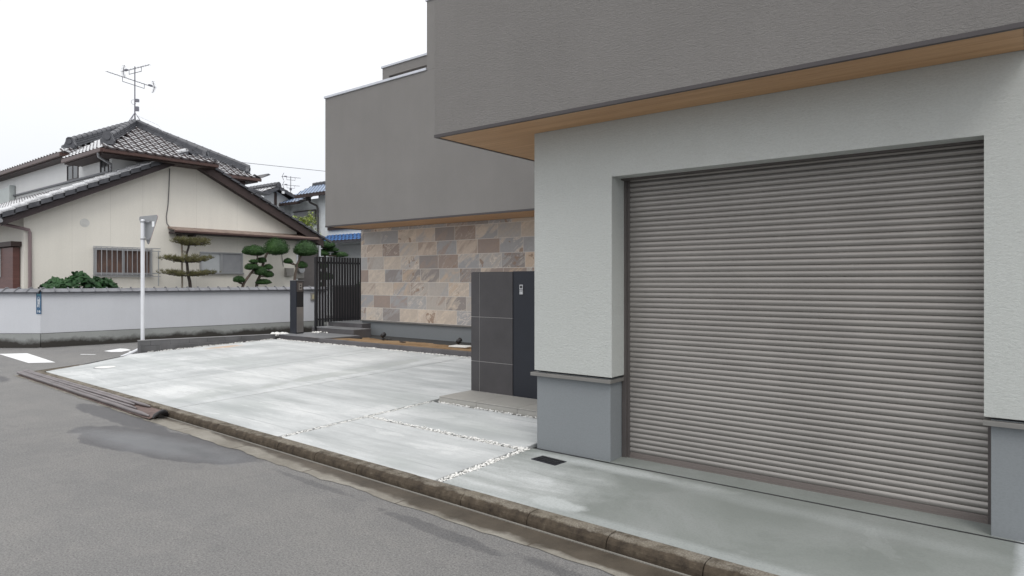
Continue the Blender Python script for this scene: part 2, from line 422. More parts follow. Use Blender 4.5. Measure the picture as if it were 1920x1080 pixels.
M['pillar'] = plain('charcoal_tile', (.064,.060,.063), .62, 0, .16, 3, .12, 60)
M['pgrout'] = plain('pale_grout', (.36,.35,.34), .9)
M['navy'] = plain('navy_panel', (.010,.013,.022), .45, 0, .1)
M['beige'] = plain('beige_tile', (.37,.36,.335), .6, 0, .10, 3, .1, 60)
M['step'] = plain('dark_step_tile', (.105,.100,.105), .6, 0, .22, 2.2, .2, 60)
M['steptop'] = plain('step_tread_tile', (.20,.205,.215), .55, 0, .2, 2.2, .2, 60)
M['block'] = plain('concrete_block', (.135,.135,.140), .9, 0, .3, 2.2, .5, 90)
M['blocktop'] = plain('concrete_block_cap', (.25,.25,.255), .9, 0, .15, 3, .4, 90)
M['white'] = plain('white_stone', (.78,.78,.76), .7, 0, .1, 20)
M['gravel'] = plain('white_gravel', (.76,.76,.74), .8, 0, .2, 45)
M['whitepaint'] = plain('white_paint', (.74,.76,.80), .35, 0, .04)
M['soil'] = soil_mat()
M['steel'] = plain('stainless', (.42,.41,.40), .3, .9, .1)
M['dullsteel'] = plain('dull_galvanised', (.33,.335,.35), .45, .6, .15, 8)
M['gate'] = plain('black_aluminium', (.022,.022,.026), .42, .2)
M['mark'] = marking_mat()
M['nwall'] = wallpaint('garden_wall_paint', (.60,.62,.66), (.10,.10,.095), -.10, .10)
M['foot'] = stucco('mossy_footing', (.33,.345,.34), .12, (1,1,1), 30, .5, .006, .1, (.10, .22, (.050,.047,.043), 1))
M['gable'] = stucco('cream_plaster', (.80,.775,.71), .03, (1,1,1), 40, .3, .004, .10)
M['upwall'] = stucco('white_plaster', (.74,.75,.75), .03, (1,1,1), 40, .25, .004, .05)
M['tile'] = roof_tile_mat('silver_roof_tile', (.55,.56,.58), .22, .3, 1.0)
M['ridge'] = roof_tile_mat('dark_ridge_tile', (.075,.078,.09), .35, .1, .6)
M['wallcap'] = roof_tile_mat('garden_wall_cap_tile', (.20,.205,.225), .4, .1, .6)
M['under'] = plain('roof_underlay', (.02,.02,.022), .9)
M['brown'] = plain('brown_timber', (.038,.022,.020), .6, 0, .35, 4)
M['darkbrown'] = plain('dark_barge_board', (.032,.022,.024), .6, 0, .3, 4)
M['gutterp'] = plain('brown_gutter', (.075,.040,.034), .4, 0, .2)
M['pipe'] = plain('mauve_downpipe', (.22,.165,.170), .45, 0, .1)
M['copper'] = plain('rusty_sheet', (.25,.185,.155), .5, .1, .4, 5)
M['door'] = wood_mat('brown_boards', (.085,.035,.030), (.15,.065,.055), (1, 1, 10))
M['alu'] = plain('aluminium_frame', (.42,.43,.45), .4, .5)
M['glass'] = glass_mat('window_glass', (.022,.026,.028), .12)
M['frost'] = plain('frosted_glass', (.50,.53,.55), .35, 0, .05)
M['screen'] = plain('insect_screen', (.30,.31,.33), .7)
M['board'] = plain('bay_board', (.42,.46,.46), .6)
M['bluetile'] = roof_tile_mat('blue_roof_tile', (.20,.28,.42), .3, .1, .8)
M['bluetile2'] = roof_tile_mat('bright_blue_roof_tile', (.05,.16,.42), .3, 0, .6)
M['farwall'] = plain('pale_plaster', (.74,.78,.80), .9)
M['farwall2'] = plain('grey_plaster', (.50,.52,.54), .9)
M['pad'] = leaf_mat('clipped_foliage', (.014,.040,.012), (.048,.115,.030), (.10,.19,.05))
M['pine'] = leaf_mat('pine_needles', (.075,.075,.030), (.18,.17,.075), (.31,.28,.15))
M['hyd'] = leaf_mat('broad_leaves', (.012,.035,.014), (.030,.088,.028), (.07,.16,.05))
M['lime'] = leaf_mat('lime_leaves', (.22,.29,.05), (.42,.50,.12), (.60,.66,.24))
M['bark'] = plain('bark', (.11,.085,.07), .9, 0, .4, 14, .8, 60)
M['pinebark'] = plain('pine_bark', (.055,.045,.040), .9, 0, .4, 14, .8, 60)
M['bamboo'] = plain('weathered_stake', (.34,.30,.24), .7, 0, .2)
M['corr'] = plain('worn_ramp_sheet', (.175,.155,.158), .42, .1, .3, 3, .3, 40)
M['rustsheet'] = plain('rusty_sheet_floor', (.13,.085,.075), .6, .1, .45, 6, .3, 40)
M['signback'] = plain('sign_back', (.30,.31,.32), .5, .3)
M['signred'] = plain('sign_red', (.5,.02,.02), .4)
M['signblue'] = plain('address_plate_blue', (.045,.11,.20), .4)
M['letter'] = plain('white_lettering', (.8,.82,.84), .5)
M['antenna'] = plain('antenna_metal', (.17,.17,.20), .5, .4)
M['cable'] = plain('grey_cable', (.10,.10,.11), .6)
M['pink'] = plain('pink_petals', (.7,.05,.25), .6)
M['meter'] = plain('meter_box', (.24,.23,.215), .6)
M['iron'] = plain('cast_iron', (.035,.035,.045), .5, .5, .3, 30)
M['moss'] = plain('wall_foot_dirt', (.03,.028,.024), .95)  # mossy dirt colour of the strip along the garden wall

# ================================================================== GROUND
def yk(x): return 3.545 - .025*(x+1.8)         # back edge of the kerb
def gz(y): return .078 + .025*max(0, y-3.55)   # the forecourt rises gently to the house
def sheet(mb, poly, z):                        # flat or sloping n-gon, z number or function of y
    f = z if callable(z) else (lambda y: z)
    return mb.add([(x, y, f(y)) for x, y in poly], [tuple(range(len(poly)))])
m = MB(); sheet(m, [(-500,-500),(500,-500),(500,500),(-500,500)], 0.0)
struct(m, 'road', M['asphalt'], 'grey asphalt road surface')

def jag(p, q, n, amp, seed):
    r_ = random.Random(seed); out = []
    for i in range(n):
        t = i/n; x = p[0]+(q[0]-p[0])*t; y = p[1]+(q[1]-p[1])*t
        out.append((x, y + amp*(mn.noise(Vector((x*2.3, seed, 0)))*1.2 + (r_.random()-.5)*.7)))
    return out
# gutter strip
m = MB()
top = [(4, yk(4)-.13), (-13.25, yk(-13.25)-.13)]
outer = jag((-13.6, yk(-13.6)-.30), (-8, yk(-8)-.37), 50, .03, 3) + jag((-8, yk(-8)-.37), (4, yk(4)-.40), 110, .035, 5)
sheet(m, list(reversed(outer+[(4, yk(4)-.40)]))[::-1] + [top[0], top[1]], .004)
struct(m, 'gutter', M['gutter'], 'stained concrete gutter beside the road')
m = MB(); m.bar((4, yk(4)-.148, .006), (-13.2, yk(-13.2)-.148, .006), .012, .008)
struct(m, 'gutter_joint', plain('mortar_line', (.22,.21,.19), .9), 'pale mortar line at the foot of the kerb')

# kerb: rounded blocks end to end
def kerb_profile(h=.080, wd=.13, rr=.055):
    p = [(0, -.05), (0, h-rr)]
    for a in (20, 45, 70): p.append((rr-rr*math.cos(R(a)), h-rr+rr*math.sin(R(a))))
    p += [(rr, h), (wd, h), (wd, -.05)]
    return p
m = MB()
x = 4.0
while x > -13.2:
    L = .6; x2 = max(x-L+.006, -13.25); dz = rnd.uniform(-.002, .002); dy = rnd.uniform(-.003, .003)
    P = [(x, yk(x)-.13+a+dy, b+dz) for a, b in kerb_profile()]
    Q = (x2-x, yk(x2)-yk(x), 0)
    m.extrude(P, Q)
    x -= L
# chamfered corner towards the side street
c0 = Vector((-13.27, yk(-13.27)-.06, 0)); pts = [c0+Vector((.08,0,0)), Vector((-13.60, 4.62, 0)), Vector((-14.20, 5.42, 0)), Vector((-14.55, 5.72, 0))]
for a, b in zip(pts, pts[1:]):
    n = max(1, int((b-a).length/.6))
    for i in range(n):
        p = a.lerp(b, i/n); q = a.lerp(b, (i+1)/n-.01)
        side = (q-p).cross(Vector((0,0,1))).normalized()
        zz = (.070 - .010*pts.index(a))
        P = [p - side*.13 + Vector((0,0,-.05)), p - side*.13 + Vector((0,0,zz)), p + side*.13 + Vector((0,0,zz+.01)), p + side*.13 + Vector((0,0,-.05))]
        m.extrude(P, q-p)
struct(m, 'kerb', M['kerb'], 'old rounded concrete kerb stained dark on its road face')

# ---- forecourt slabs
m = MB()
sheet(m, [(4, yk(4)-.01), (4, 12), (-15.0, 12), (-14.6, 5.9), (-13.7, 4.6), (-13.2, yk(-13.2)-.01)], lambda y: gz(y)-.035)
struct(m, 'subbase', M['sub'], 'dark bed under the forecourt slabs')
def slab(mb, poly, th=.06):
    if sum((poly[i][0]*poly[(i+1) % len(poly)][1]-poly[(i+1) % len(poly)][0]*poly[i][1]) for i in range(len(poly))) < 0: poly = poly[::-1]
    n = len(poly)
    vs = [(x, y, gz(y)-th) for x, y in poly]+[(x, y, gz(y)) for x, y in poly]
    return mb.add(vs, [tuple(range(n-1,-1,-1)), tuple(range(n, 2*n))]+[(i,(i+1)%n,n+(i+1)%n,n+i) for i in range(n)])
G1 = .006
m = MB()
slab(m, [(-10.31, yk(-10.3)+G1), (-10.31, 8.84), (-14.22, 8.84), (-14.22, 5.62), (-13.95, 5.40), (-13.38, 4.62), (-12.98, yk(-12.98)+G1)])
slab(m, [(-8.06, yk(-8.06)+G1), (-8.06, 8.84), (-10.288, 8.84), (-10.288, yk(-10.3)+G1)])
slab(m, [(-5.815, yk(-5.8)+G1), (-5.815, 8.84), (-8.038, 8.84), (-8.038, yk(-8.05)+G1)])
slab(m, [(-3.60, yk(-3.6)+G1), (-3.60, 4.625), (-5.745, 4.695), (-5.735, yk(-5.7)+G1)])
slab(m, [(-3.59, 4.70), (-3.59, 5.69), (-5.745, 5.70), (-5.745, 4.76)])
o = struct(m, 'driveway', M['drive'], 'pale new concrete forecourt slabs', bevel=.006)
m = MB(); slab(m, [(3.9, yk(3.9)+G1), (3.9, 4.732), (-3.515, 4.732), (-3.515, yk(-3.5)+G1)])
slab(m, [(3.9, 4.762), (3.9, 5.4), (-2.9, 5.4), (-2.9, 4.762)])
struct(m, 'garage_apron', M['apron'], 'damp grey concrete apron in front of the shutter')

m = MB(); m.box(-2.9, 3.9, 4.733, 4.761, .05, gz(4.75)-.002); m.box(-3.5, -2.72, 4.733, 4.771, .05, gz(4.75)-.002)
struct(m, 'apron_joint', M['black'], 'dark joint line in the concrete along the garage front')
# ---- white gravel in the joints
def chip(mb, c, r_):
    vs = []
    for v in ((1,0,0),(-1,0,0),(0,1,0),(0,-1,0),(0,0,1),(0,0,-1),(.6,.6,.6),(-.6,.6,-.5),(.6,-.6,-.5),(-.6,-.6,.6)):
        k = r_*rnd.uniform(.7, 1.2); vs.append((c[0]+v[0]*k*1.1, c[1]+v[1]*k*1.1, c[2]+v[2]*k*.8))
    bm = bmesh.new()
    for v in vs: bm.verts.new(v)
    bmesh.ops.convex_hull(bm, input=bm.verts)
    bm.verts.ensure_lookup_table(); bm.verts.index_update()
    mb.add([v.co.copy() for v in bm.verts], [tuple(q.index for q in f.verts) for f in bm.faces]); bm.free()
proto = []
for i in range(14):
    t = MB(); chip(t, (0,0,0), 1); proto.append((t.v, t.f))
def put_chip(mb, c, r_):
    V_, F_ = rnd.choice(proto); a = rnd.uniform(0, 6.28); ca, sa = math.cos(a), math.sin(a)
    mb.add([(c[0]+(x*ca-y*sa)*r_, c[1]+(x*sa+y*ca)*r_, c[2]+z*r_) for x, y, z in V_], F_)
def gravel(mb, a, b, wd, dens=260, r0=.011, r1=.019, sp=.2):
    a = Vector((*a, 0)); b = Vector((*b, 0)); L = (b-a).length; d = (b-a).normalized(); s_ = Vector((-d.y, d.x, 0))
    for i in range(int(L*wd*dens*40)):
        t = rnd.uniform(0, L); q = a + d*t + s_*rnd.gauss(0, wd*.23)
        if rnd.random() < sp: q = q + s_*rnd.gauss(0, wd*.22)
        q.z = gz(q.y)-.018+rnd.uniform(0, .026); put_chip(mb, q, rnd.uniform(r0, r1))
m = MB()
gravel(m, (-5.757, 3.66), (-5.757, 5.72), .05, 150, .006, .011, .05)
gravel(m, (-5.74, 4.725), (-3.58, 4.665), .055, 150, .006, .012, .06)
gravel(m, (-3.545, 3.60), (-3.545, 4.70), .07, 150, .006, .013, .10)
gravel(m, (-5.70, 5.72), (-3.60, 5.71), .05, 75, .008, .013, .1)
gravel(m, (-12.3, 8.885), (-5.8, 8.885), .05, 90, .010, .018)
gravel(m, (-14.27, 6.0), (-14.27, 8.85), .04, 70, .010, .018)
gravel(m, (-14.2, 8.885), (-12.3, 8.885), .05, 60, .010, .018)
struct(m, 'gravel', M['gravel'], 'white gravel filling the joints between the slabs', kind='stuff')

# ---- road markings on the side street
m = MB()
sheet(m, [(-17.75,4.36),(-17.45,4.80),(-15.03,4.60),(-15.34,4.24)][::-1], .004)
sheet(m, [(-16.30,5.46),(-15.99,5.66),(-15.95,5.60),(-16.2,5.42)], .004)
sheet(m, [(-16.60,6.02),(-16.95,6.50),(-16.75,6.56),(-16.35,6.50),(-16.1,6.20),(-16.25,6.05)][::-1], .004)
sheet(m, [(-16.1,6.35),(-15.8,6.75),(-15.45,6.70),(-15.8,6.28)], .004)
sheet(m, [(-16.0,7.0),(-15.6,7.5),(-15.4,7.45),(-15.8,6.95)], .004)
struct(m, 'road_marking', M['mark'], 'worn white stop line and letters on the side street')

# ================================================================== MODERN HOUSE
house = thing('modern_house', 'modern grey and off-white house with a big roller shutter and overhanging taupe upper storey', 'house', (-3.5, 4.75, .1))
# garage front: one shape with the shutter opening cut out
XA, XO0, XO1, XR = -3.505, -2.72, -.237, 2.6
m = MB()
zb, zt, zo = .806, 2.93, 2.453
m.extrude([(XA,4.75,zb),(XO0,4.75,zb),(XO0,4.75,zo),(XO1,4.75,zo),(XO1,4.75,zb),(XR,4.75,zb),(XR,4.75,zt),(XA,4.75,zt)], (0,.21,0))
m.box(XA, XO0-.002, 4.96, 10.88, zb, zt)
m.box(XO1+.002, XR, 4.96, 10.88, zb, zt)
wall = m.build('garage_wall', M['cream'], house, bevel=.004)
m = MB()
m.box(XA+.012, XO0-.025, 4.772, 10.88, .02, .79)
m.box(XO1+.032, XR-.01, 4.772, 10.88, .02, .79)
m.build('plinth', M['plinth'], house, bevel=.003)
m = MB()    # shadow between plinth and render, put in as black strips
m.box(XA+.03, XO0-.04, 4.80, 10.8, .79, .806)
m.box(XO1+.04, XR-.03, 4.80, 10.8, .79, .806)
m.build('shadow_gap', M['black'], house)
m = MB()
def sillrun(x0, x1, left, right):
    m.box(x0-(.03 if left else 0), x1+(.03 if right else 0), 4.728, 4.80, .757, .786)
    if left: m.box(x0-.03, x0+.03, 4.80, 10.8, .757, .786)
    if right: m.box(x1-.04, x1+.03, 4.80, 4.962, .757, .786)
sillrun(XA, XO0-.03, True, True); m.build('drip_sill', M['sill'], house, bevel=.002)
m = MB(); m.box(XO1-.005, XR, 4.728, 4.80, .757, .786); m.box(XO1-.005, XO1+.06, 4.80, 4.962, .757, .786)
m.build('drip_sill', M['sill'], house, bevel=.002)
# shutter
sh = MB(); SX0, SX1 = XO0+.035, XO1+.012; SY = 4.985; NS = 55; z0 = .160; pch = (2.47-z0)/NS
for k in range(NS):
    a = z0+k*pch
    a += rnd.uniform(-.0006,.0006)
    prof = [(.008, 0), (.003, .012)] + [(-.0125*math.sin(math.pi*(.06+.88*q))**.75+.002, .02+.955*q) for q in (0,.08,.18,.32,.48,.64,.78,.88,.95,1)] + [(.008, 1)]
    vs = []; n = len(prof)
    for X in (SX0, SX1):
        for y, t in prof: vs.append((X, SY+y, a+t*pch))
    sh.add(vs, [(i, n+i, n+i+1, i+1) for i in range(n-1)], True)
shutter = sh.build('roller_shutter', M['shutter'], house)
shutter['label'] = 'closed bronze-grey slatted roller shutter'
m = MB(); m.box(SX0, SX1, SY-.012, SY+.02, .112, .133); m.box(SX0, SX1, SY-.006, SY+.02, .133, .161); m.box(SX0, SX1, SY-.014, SY+.02, .131, .1345)
m.build('bottom_bar', M['shutterbar'], shutter, bevel=.0015)
for a, b in ((XO0-.02, SX0+.012), (SX1-.004, XO1+.045)):
    m = MB(); m.box(a, a+(b-a)*.62, 4.955, 5.05, .112, 2.46) if a < -2 else m.box(a+(b-a)*.4, b, 4.955, 5.05, .112, 2.46)
    m.box(a, b, 4.972, 5.05, .112, 2.46)
    m.build('guide_rail', M['rail'], shutter, bevel=.002)
m = MB(); m.box(SX0-.05, SX1+.05, SY+.06, SY+.3, .1, 2.6); m.box(XO0-.02, XO1+.02, 4.93, 5.3, 2.456, 2.50)
m.build('shutter_box', M['black'], shutter)
# lintel soffit strip in front of the curtain
m = MB(); m.box(XO0+.002, XO1-.002, 4.90, 4.958, 2.440, 2.4525); m.build('lintel_trim', M['rail'], house)

# upper storey box over the garage
BX0, BX1, BY0, BZ = -4.31, -.02, 4.30, 2.925
m = MB(); m.box(BX0, BX1, BY0, 9.797, BZ, 7.0)
m.box(-10.05, -2.0, 9.80, 14, 6.03, 7.48)
m.box(-13.56, -2.0, 9.80, 14, BZ, 6.03)
m.build('upper_wall', M['taupe'], house, bevel=.005)
m = MB()    # dark edge trim under the box
t = .028
for a in ((BX0-.003, BX1+.003, BY0-.003, BY0+t), (BX0-.003, BX0+t, BY0+t, 9.79), (BX1-t, BX1+.003, BY0+t, 4.745)):
    m.box(a[0], a[1], a[2], a[3], BZ-.018, BZ+.008)
m.build('edge_trim', M['trim'], house)
m = MB()
m.box(-13.563, -4.3, 9.797, 9.797+.04, BZ-.025, BZ+.01); m.box(-13.563, -13.52, 9.84, 10.88, BZ-.025, BZ+.01)
m.build('edge_trim', M['trim'], house)
m = MB()
for i in range(12):                       # boards run along the front
    y0 = BY0+t+i*.14; 
    if y0 > 4.75: break
    m.box(BX0+t, BX1-t, y0, min(y0+.138, 4.748), BZ-.014, BZ-.001)
y0 = 4.749
while y0 < 9.7:
    m.box(BX0+t, XA-.002, y0, min(y0+.138, 9.78), BZ-.014, BZ-.001); y0 += .14
m.build('soffit', M['cedar'], house)
m = MB(); y0 = 9.84
while y0 < 10.85:
    m.box(-13.5, XA-.2, y0, min(y0+.138, 10.89), BZ-.014, BZ-.001); y0 += .14
m.build('soffit', M['cedar'], house)
# copings
m = MB()
m.box(-13.585, -10.052, 9.775, 9.97, 6.03, 6.085); m.box(-13.585, -13.4, 9.97, 13.9, 6.03, 6.085)
m.box(-10.075, -2, 9.775, 9.97, 7.48, 7.53); m.box(-10.075, -9.9, 9.97, 13.9, 7.48, 7.53)
m.box(-13.60, -10.06, 11.575, 11.80, 7.22, 7.275)
m.build('parapet_coping', M['coping'], house, bevel=.004)
# roof terrace screen wall with its long opening
m = MB(); m.extrude([(-13.56,11.6,6.0),(-13.56,11.6,7.22),(-10.06,11.6,7.22),(-10.06,11.6,6.98),(-13.30,11.6,6.98),(-13.30,11.6,6.0)], (0,.16,0))
m.box(-13.56, -13.40, 11.762, 13.9, 6.0, 7.22)
m.build('terrace_screen', M['taupe'], house, bevel=.004)
m = MB(); m.box(-13.2, -10.08, 13.3, 13.46, 5.9, 7.15); m.build('terrace_back_wall', M['taupe'], house)
# stone clad wall
st = MB(); rs = random.Random(21)
TH, TW = .318, .63; zc = .612; row = 0
while zc < 2.90:
    x = -13.57 - rs.uniform(.02, .6) if row else -13.57-.42
    zt_ = min(zc+TH-.011, 2.908)
    while x < -3.6:
        a = max(x, -13.575); b = min(x+TW-.010, -3.52)
        if b-a > .03:
            st.cur = (rs.random(), rs.random(), rs.random(), 1)
            st.box(a, b, 10.90, 10.93, zc, zt_)
        x += TW
    zc += TH; row += 1
st.build('stone_wall', M['stone'], house, bevel=.0015)
m = MB(); m.box(-13.57, -3.51, 10.9018, 11.2, .603, 2.91); m.box(-13.56, -3.51, 11.2, 13.9, .1, 2.92); m.build('wall_core', M['grout'], house)
m = MB(); m.box(-13.56, -3.55, 10.925, 11.19, .05, .585); m.build('plinth', M['plinth'], house)
m = MB(); m.box(-13.59, -3.55, 10.875, 10.95, .572, .598); m.build('drip_sill', M['sill'], house)

# ================================================================== FORECOURT THINGS
# gate pillar
pil = thing('gate_pillar', 'tall charcoal tiled pillar with a navy side panel standing on the beige platform', 'pillar', (-5.2, 6.4, .2))
m = MB(); m.box(-5.652, -4.984, 6.304, 6.70, .2, 1.702); m.build('core', M['pgrout'], pil)
m = MB()
zs = [.2, .581, 1.143, 1.706]; xs = [-5.655, -5.517, -4.982]
for i in range(2):
    for j in range(3):
        m.box(xs[i]+(.0 if i == 0 else .003), xs[i+1]-(.003 if i == 0 else 0), 6.302, 6.32, zs[j]+.003, zs[j+1]-.003 if j < 2 else zs[j+1])
for j in range(3): m.box(-5.658, -5.645, 6.322, 6.702, zs[j]+.002, zs[j+1]-.002)
m.box(-5.655, -4.982, 6.322, 6.702, 1.704, 1.712)
m.build('tile_cladding', M['pillar'], pil)
m = MB(); m.box(-4.98, -4.40, 6.309, 6.69, .2, 1.716); m.build('side_panel', M['navy'], pil, bevel=.003)
ic = MB(); ic.box(-4.876, -4.826, 6.302, 6.3085, 1.437, 1.553); ic = ic.build('sticker', plain('pale_sticker', (.55,.56,.58), .5), pil)
m = MB()
m.tube([(-4.851, 6.3015, 1.526), (-4.851, 6.2985, 1.526)], .017, 14)
m.box(-4.872, -4.830, 6.2995, 6.3015, 1.490, 1.496); m.box(-4.872, -4.830, 6.2995, 6.3015, 1.474, 1.479)
m.build('print', M['black'], ic)
# platform
plat = thing('tiled_platform', 'low beige tiled platform under the charcoal pillar', 'platform', (-4.9, 6.4, .13))
m = MB(); m.box(-5.66, -3.52, 5.753, 8.80, .05, .188); m.build('bed', M['pgrout'], plat)
m = MB()
x = -5.672; n = 0
while x < -3.56:
    x1 = min(x+.60, -3.53)
    m.box(x, x1-.004, 5.742, 5.754, .10, .185)
    yy = 5.742
    while yy < 8.7:
        m.box(x, x1-.004, yy, yy+.596, .189, .2); yy += .6
    x += .6
m.box(-5.673, -5.661, 5.756, 8.8, .08, .1885)
m.build('tile', M['beige'], plat, bevel=.002)

# planter edging + soil
edg = thing('planter_edging', 'row of dark grey edging blocks round the sandy bed by the stone wall', 'edging', (-9, 8.95, .2))
x = -12.60; i = 0; m = MB()
while x < -5.8:
    L = .9; m.box(x, x+L-.006, 8.93, 9.07, .10, .302+rnd.uniform(-.002,.002)); x += L
m.build('edging_block', M['step'], edg, bevel=.004)
m = MB(); N_ = 26
for i in range(N_):
    for j in range(6):
        pass
vs = []; fs = []
for j in range(9):
    for i in range(60):
        X = -13.3+i*(7.9/59); Y = 9.07+j*(1.84/8)
        vs.append((X, Y, .29-.10*(j/8)**.8+.014*mn.noise(Vector((X*1.5, Y*1.5, 0)))+.01*mn.noise(Vector((X*6, Y*6, 3)))+ (.05 if j == 0 else 0)*0))
for j in range(8):
    for i in range(59): fs.append((j*60+i, j*60+i+1, (j+1)*60+i+1, (j+1)*60+i))
m.add(vs, fs, True); struct(m, 'soil', M['soil'], 'sandy bare soil of the planting bed')
# bed fittings
def spot(x, y, lab):
    t = thing('garden_spotlight', lab, 'spotlight', (x, y, .2), 'black spotlights in the sandy bed')
    m = MB(); m.tube([(x,y,.18),(x,y,.29)], .012, 8); m.tube([(x,y,.20),(x,y,.245)], .035, 12); m.build('stem', M['black'], t)
    m = MB(); d = Vector((.1, .8, .55)).normalized(); c = Vector((x, y, .335))
    m.tube([c-d*.055, c-d*.05, c+d*.05, c+d*.06], [.025,.045,.05,.045], 12); m.bar(c-Vector((.055,0,.04)), c+Vector((-.055,0,.03)), .01, .02, (0,1,0)); m.bar(c-Vector((-.055,0,.04)), c+Vector((.055,0,.03)), .01, .02, (0,1,0))
    m.build('lamp_head', M['black'], t)
    m = MB(); pts = [(x, y, .25)]
    for k in range(14): a = k*.6; pts.append((x+.10+.09*math.cos(a)+.012*k, y+.07*math.sin(a)-.05, .245+.01*(k % 3)))
    m.tube(pts, .008, 6); m.build('cable', M['black'], t)
spot(-11.9, 10.2, 'black garden spotlight nearer the entrance steps')
spot(-9.5, 10.2, 'black garden spotlight nearer the charcoal pillar, above a white slab')
m = MB(); m.tube([(-12.55,9.95,.205),(-12.55,9.95,.262)], .13, 20)
props(m.build('valve_cover', M['iron'], origin=(-12.55,10.25,.2)), 'round dark valve cover in the sandy bed near the steps', 'cover')
m = MB(); m.obox((-9.2, 9.95, .262), (.22,.03,0), (-.02,.14,0), (0,0,.012))
props(m.build('flat_stone', M['white'], origin=(-9.2,10.15,.21), bevel=.006), 'flat white slab lying on the sandy soil beside the pillar', 'slab')
m = MB(); m.obox((-10.9, 9.9, .256), (.07,.01,0), (-.01,.03,0), (0,0,.008))
props(m.build('stone_chip', M['iron'], origin=(-10.9,10.1,.21)), 'small dark flat stone on the sandy soil between the spotlights', 'stone')

# drain grate in the apron
gr = thing('drain_grate', 'small black drain grate set in the concrete by the garage corner', 'grate', (-3.18, 4.51, .1))
zg = gz(4.5)
m = MB(); m.obox((-3.18,4.51,zg+.001), (.132,-.015,0), (.010,.072,0), (0,0,.004)); m.build('frame', M['iron'], gr)
m = MB()
for k in range(11):
    c = Vector((-3.18,4.51,zg+.007)) + Vector((.118,-.0135,0))*((k-5)/5.5)
    m.obox(c, (.005,0,0), (.008,.058,0), (0,0,.003))
for k in (-1, 0, 1): m.obox(Vector((-3.18,4.51,zg+.0065))+Vector((.006,.05,0))*k*.9, (.122,-.014,0), (0,.004,0), (0,0,.003))
m.build('bars', M['black'], gr)
# round inspection lid
lid = thing('inspection_lid', 'round white inspection lid set in the far driveway slab', 'lid', (-12.62, 4.6, .1))
m = MB(); m.tube([(-12.62,4.6,gz(4.6)-.01),(-12.62,4.6,gz(4.6)+.004)], .155, 28); m.build('cover', M['white'], lid)
m = MB(); m.tube([(-12.62,4.6,gz(4.6)-.01),(-12.62,4.6,gz(4.6)+.0025)], .175, 28); m.build('rim', M['dullsteel'], lid)

# corrugated ramp sheet lying in the gutter
ramp = thing('gutter_ramp', 'long brown corrugated ramp sheet lying in the gutter against the kerb', 'ramp', (-10.7, 3.55, 0))
m = MB(); NX = 70
def ry_(X, u):
    WR = .125 + .085*min(1, max(0, (X+13.5)/5.5)); return yk(X)-.137-WR+WR*u
vs = []; fs = []; NP = 12
for i in range(NX):
    t = i/(NX-1); X = -13.45+t*5.50
    for k in range(NP):
        u = k/(NP-1); wob = .010*mn.noise(Vector((X*1.3, u*2, 0)))
        lift = max(0, (t-.84)/.16); hh = .014+.040*u+lift*(.022*mn.noise(Vector((X*4, u*5, 2)))+.03*u*(1-lift)+.012)
        vs.append((X+(.05*mn.noise(Vector((u*9, 4, 0))) if i in (0, NX-1) else 0), ry_(X, u)+wob, hh))
for i in range(NX-1):
    for k in range(NP-1): fs.append((i*NP+k, (i+1)*NP+k, (i+1)*NP+k+1, i*NP+k+1))
m.add(vs, fs, True); o = m.build('base_sheet', M['rustsheet'], ramp)
sm_ = o.modifiers.new('s', 'SOLIDIFY'); sm_.thickness = .008; sm_.offset = -1
for u, rr_, X1 in ((.10, .024, -8.0), (.42, .019, -8.55), (.72, .020, -8.75), (.95, .020, -8.4)):
    m = MB(); pts = []; rad = []
    for i in range(50):
        t = i/49; X = -13.5+rnd.uniform(-.01,.01)+(X1+13.5)*t
        pts.append((X, ry_(X, u)+.006*mn.noise(Vector((X*1.2, u*9, 1))), .022+rr_*.8+.040*u+.004*mn.noise(Vector((X*2, u*7, 5))))); rad.append(rr_*(1 if t < .96 else 1-(t-.96)*14))
    m.tube(pts, rad, 10); m.build('pipe_ridge', M['corr'], ramp)
m = MB(); pts = []      # torn curled lip
for k in range(9):
    u = k/8; pts.append((-7.93+.05*math.sin(u*3+1)+.03*rnd.random(), yk(-7.9)-.14-.20+.20*u, .040+.045*math.sin(u*math.pi)**.6))
m.tube(pts, [.014,.022,.026,.022,.028,.032,.030,.026,.016], 9); m.build('curled_lip', M['black'], ramp)

# ---- low block wall along the side street
lb = thing('block_wall', 'low grey concrete block wall between the driveway and the side street', 'wall', (-14.37, 7.3, .1))
def ltop(y): return .378-.021*(y-5.86)
m = MB()
for r_ in range(2):
    y = 5.86 - (0 if r_ else 0); k = 0
    while y < 8.92:
        L = .40 if not (r_ == 1 and k == 0) else .2
        y1 = min(y+L, 8.92); hz = lambda q: (ltop(q)-.006 - .10*(1-r_)*1.0)
        a0 = -.02 if r_ == 0 else ltop(y)-.108; a1 = -.02 if r_ == 0 else ltop(y1)-.108
        b0 = ltop(y)-.112 if r_ == 0 else ltop(y)-.004; b1 = ltop(y1)-.112 if r_ == 0 else ltop(y1)-.004
        m.add([(-14.43,y,a0),(-14.30,y,a0),(-14.30,y1-.005,a1),(-14.43,y1-.005,a1),(-14.43,y,b0),(-14.30,y,b0),(-14.30,y1-.005,b1),(-14.43,y1-.005,b1)],
              [(0,3,2,1),(4,5,6,7),(0,1,5,4),(1,2,6,5),(2,3,7,6),(3,0,4,7)])
        y = y1; k += 1
m.build('block', M['block'], lb, bevel=.003)
m = MB(); m.add([(-14.435,5.855,ltop(5.86)-.003),(-14.295,5.855,ltop(5.86)-.003),(-14.295,8.93,ltop(8.93)-.003),(-14.435,8.93,ltop(8.93)-.003),
                 (-14.435,5.855,ltop(5.86)+.007),(-14.295,5.855,ltop(5.86)+.007),(-14.295,8.93,ltop(8.93)+.007),(-14.435,8.93,ltop(8.93)+.007)],
              [(0,3,2,1),(4,5,6,7),(0,1,5,4),(1,2,6,5),(2,3,7,6),(3,0,4,7)])
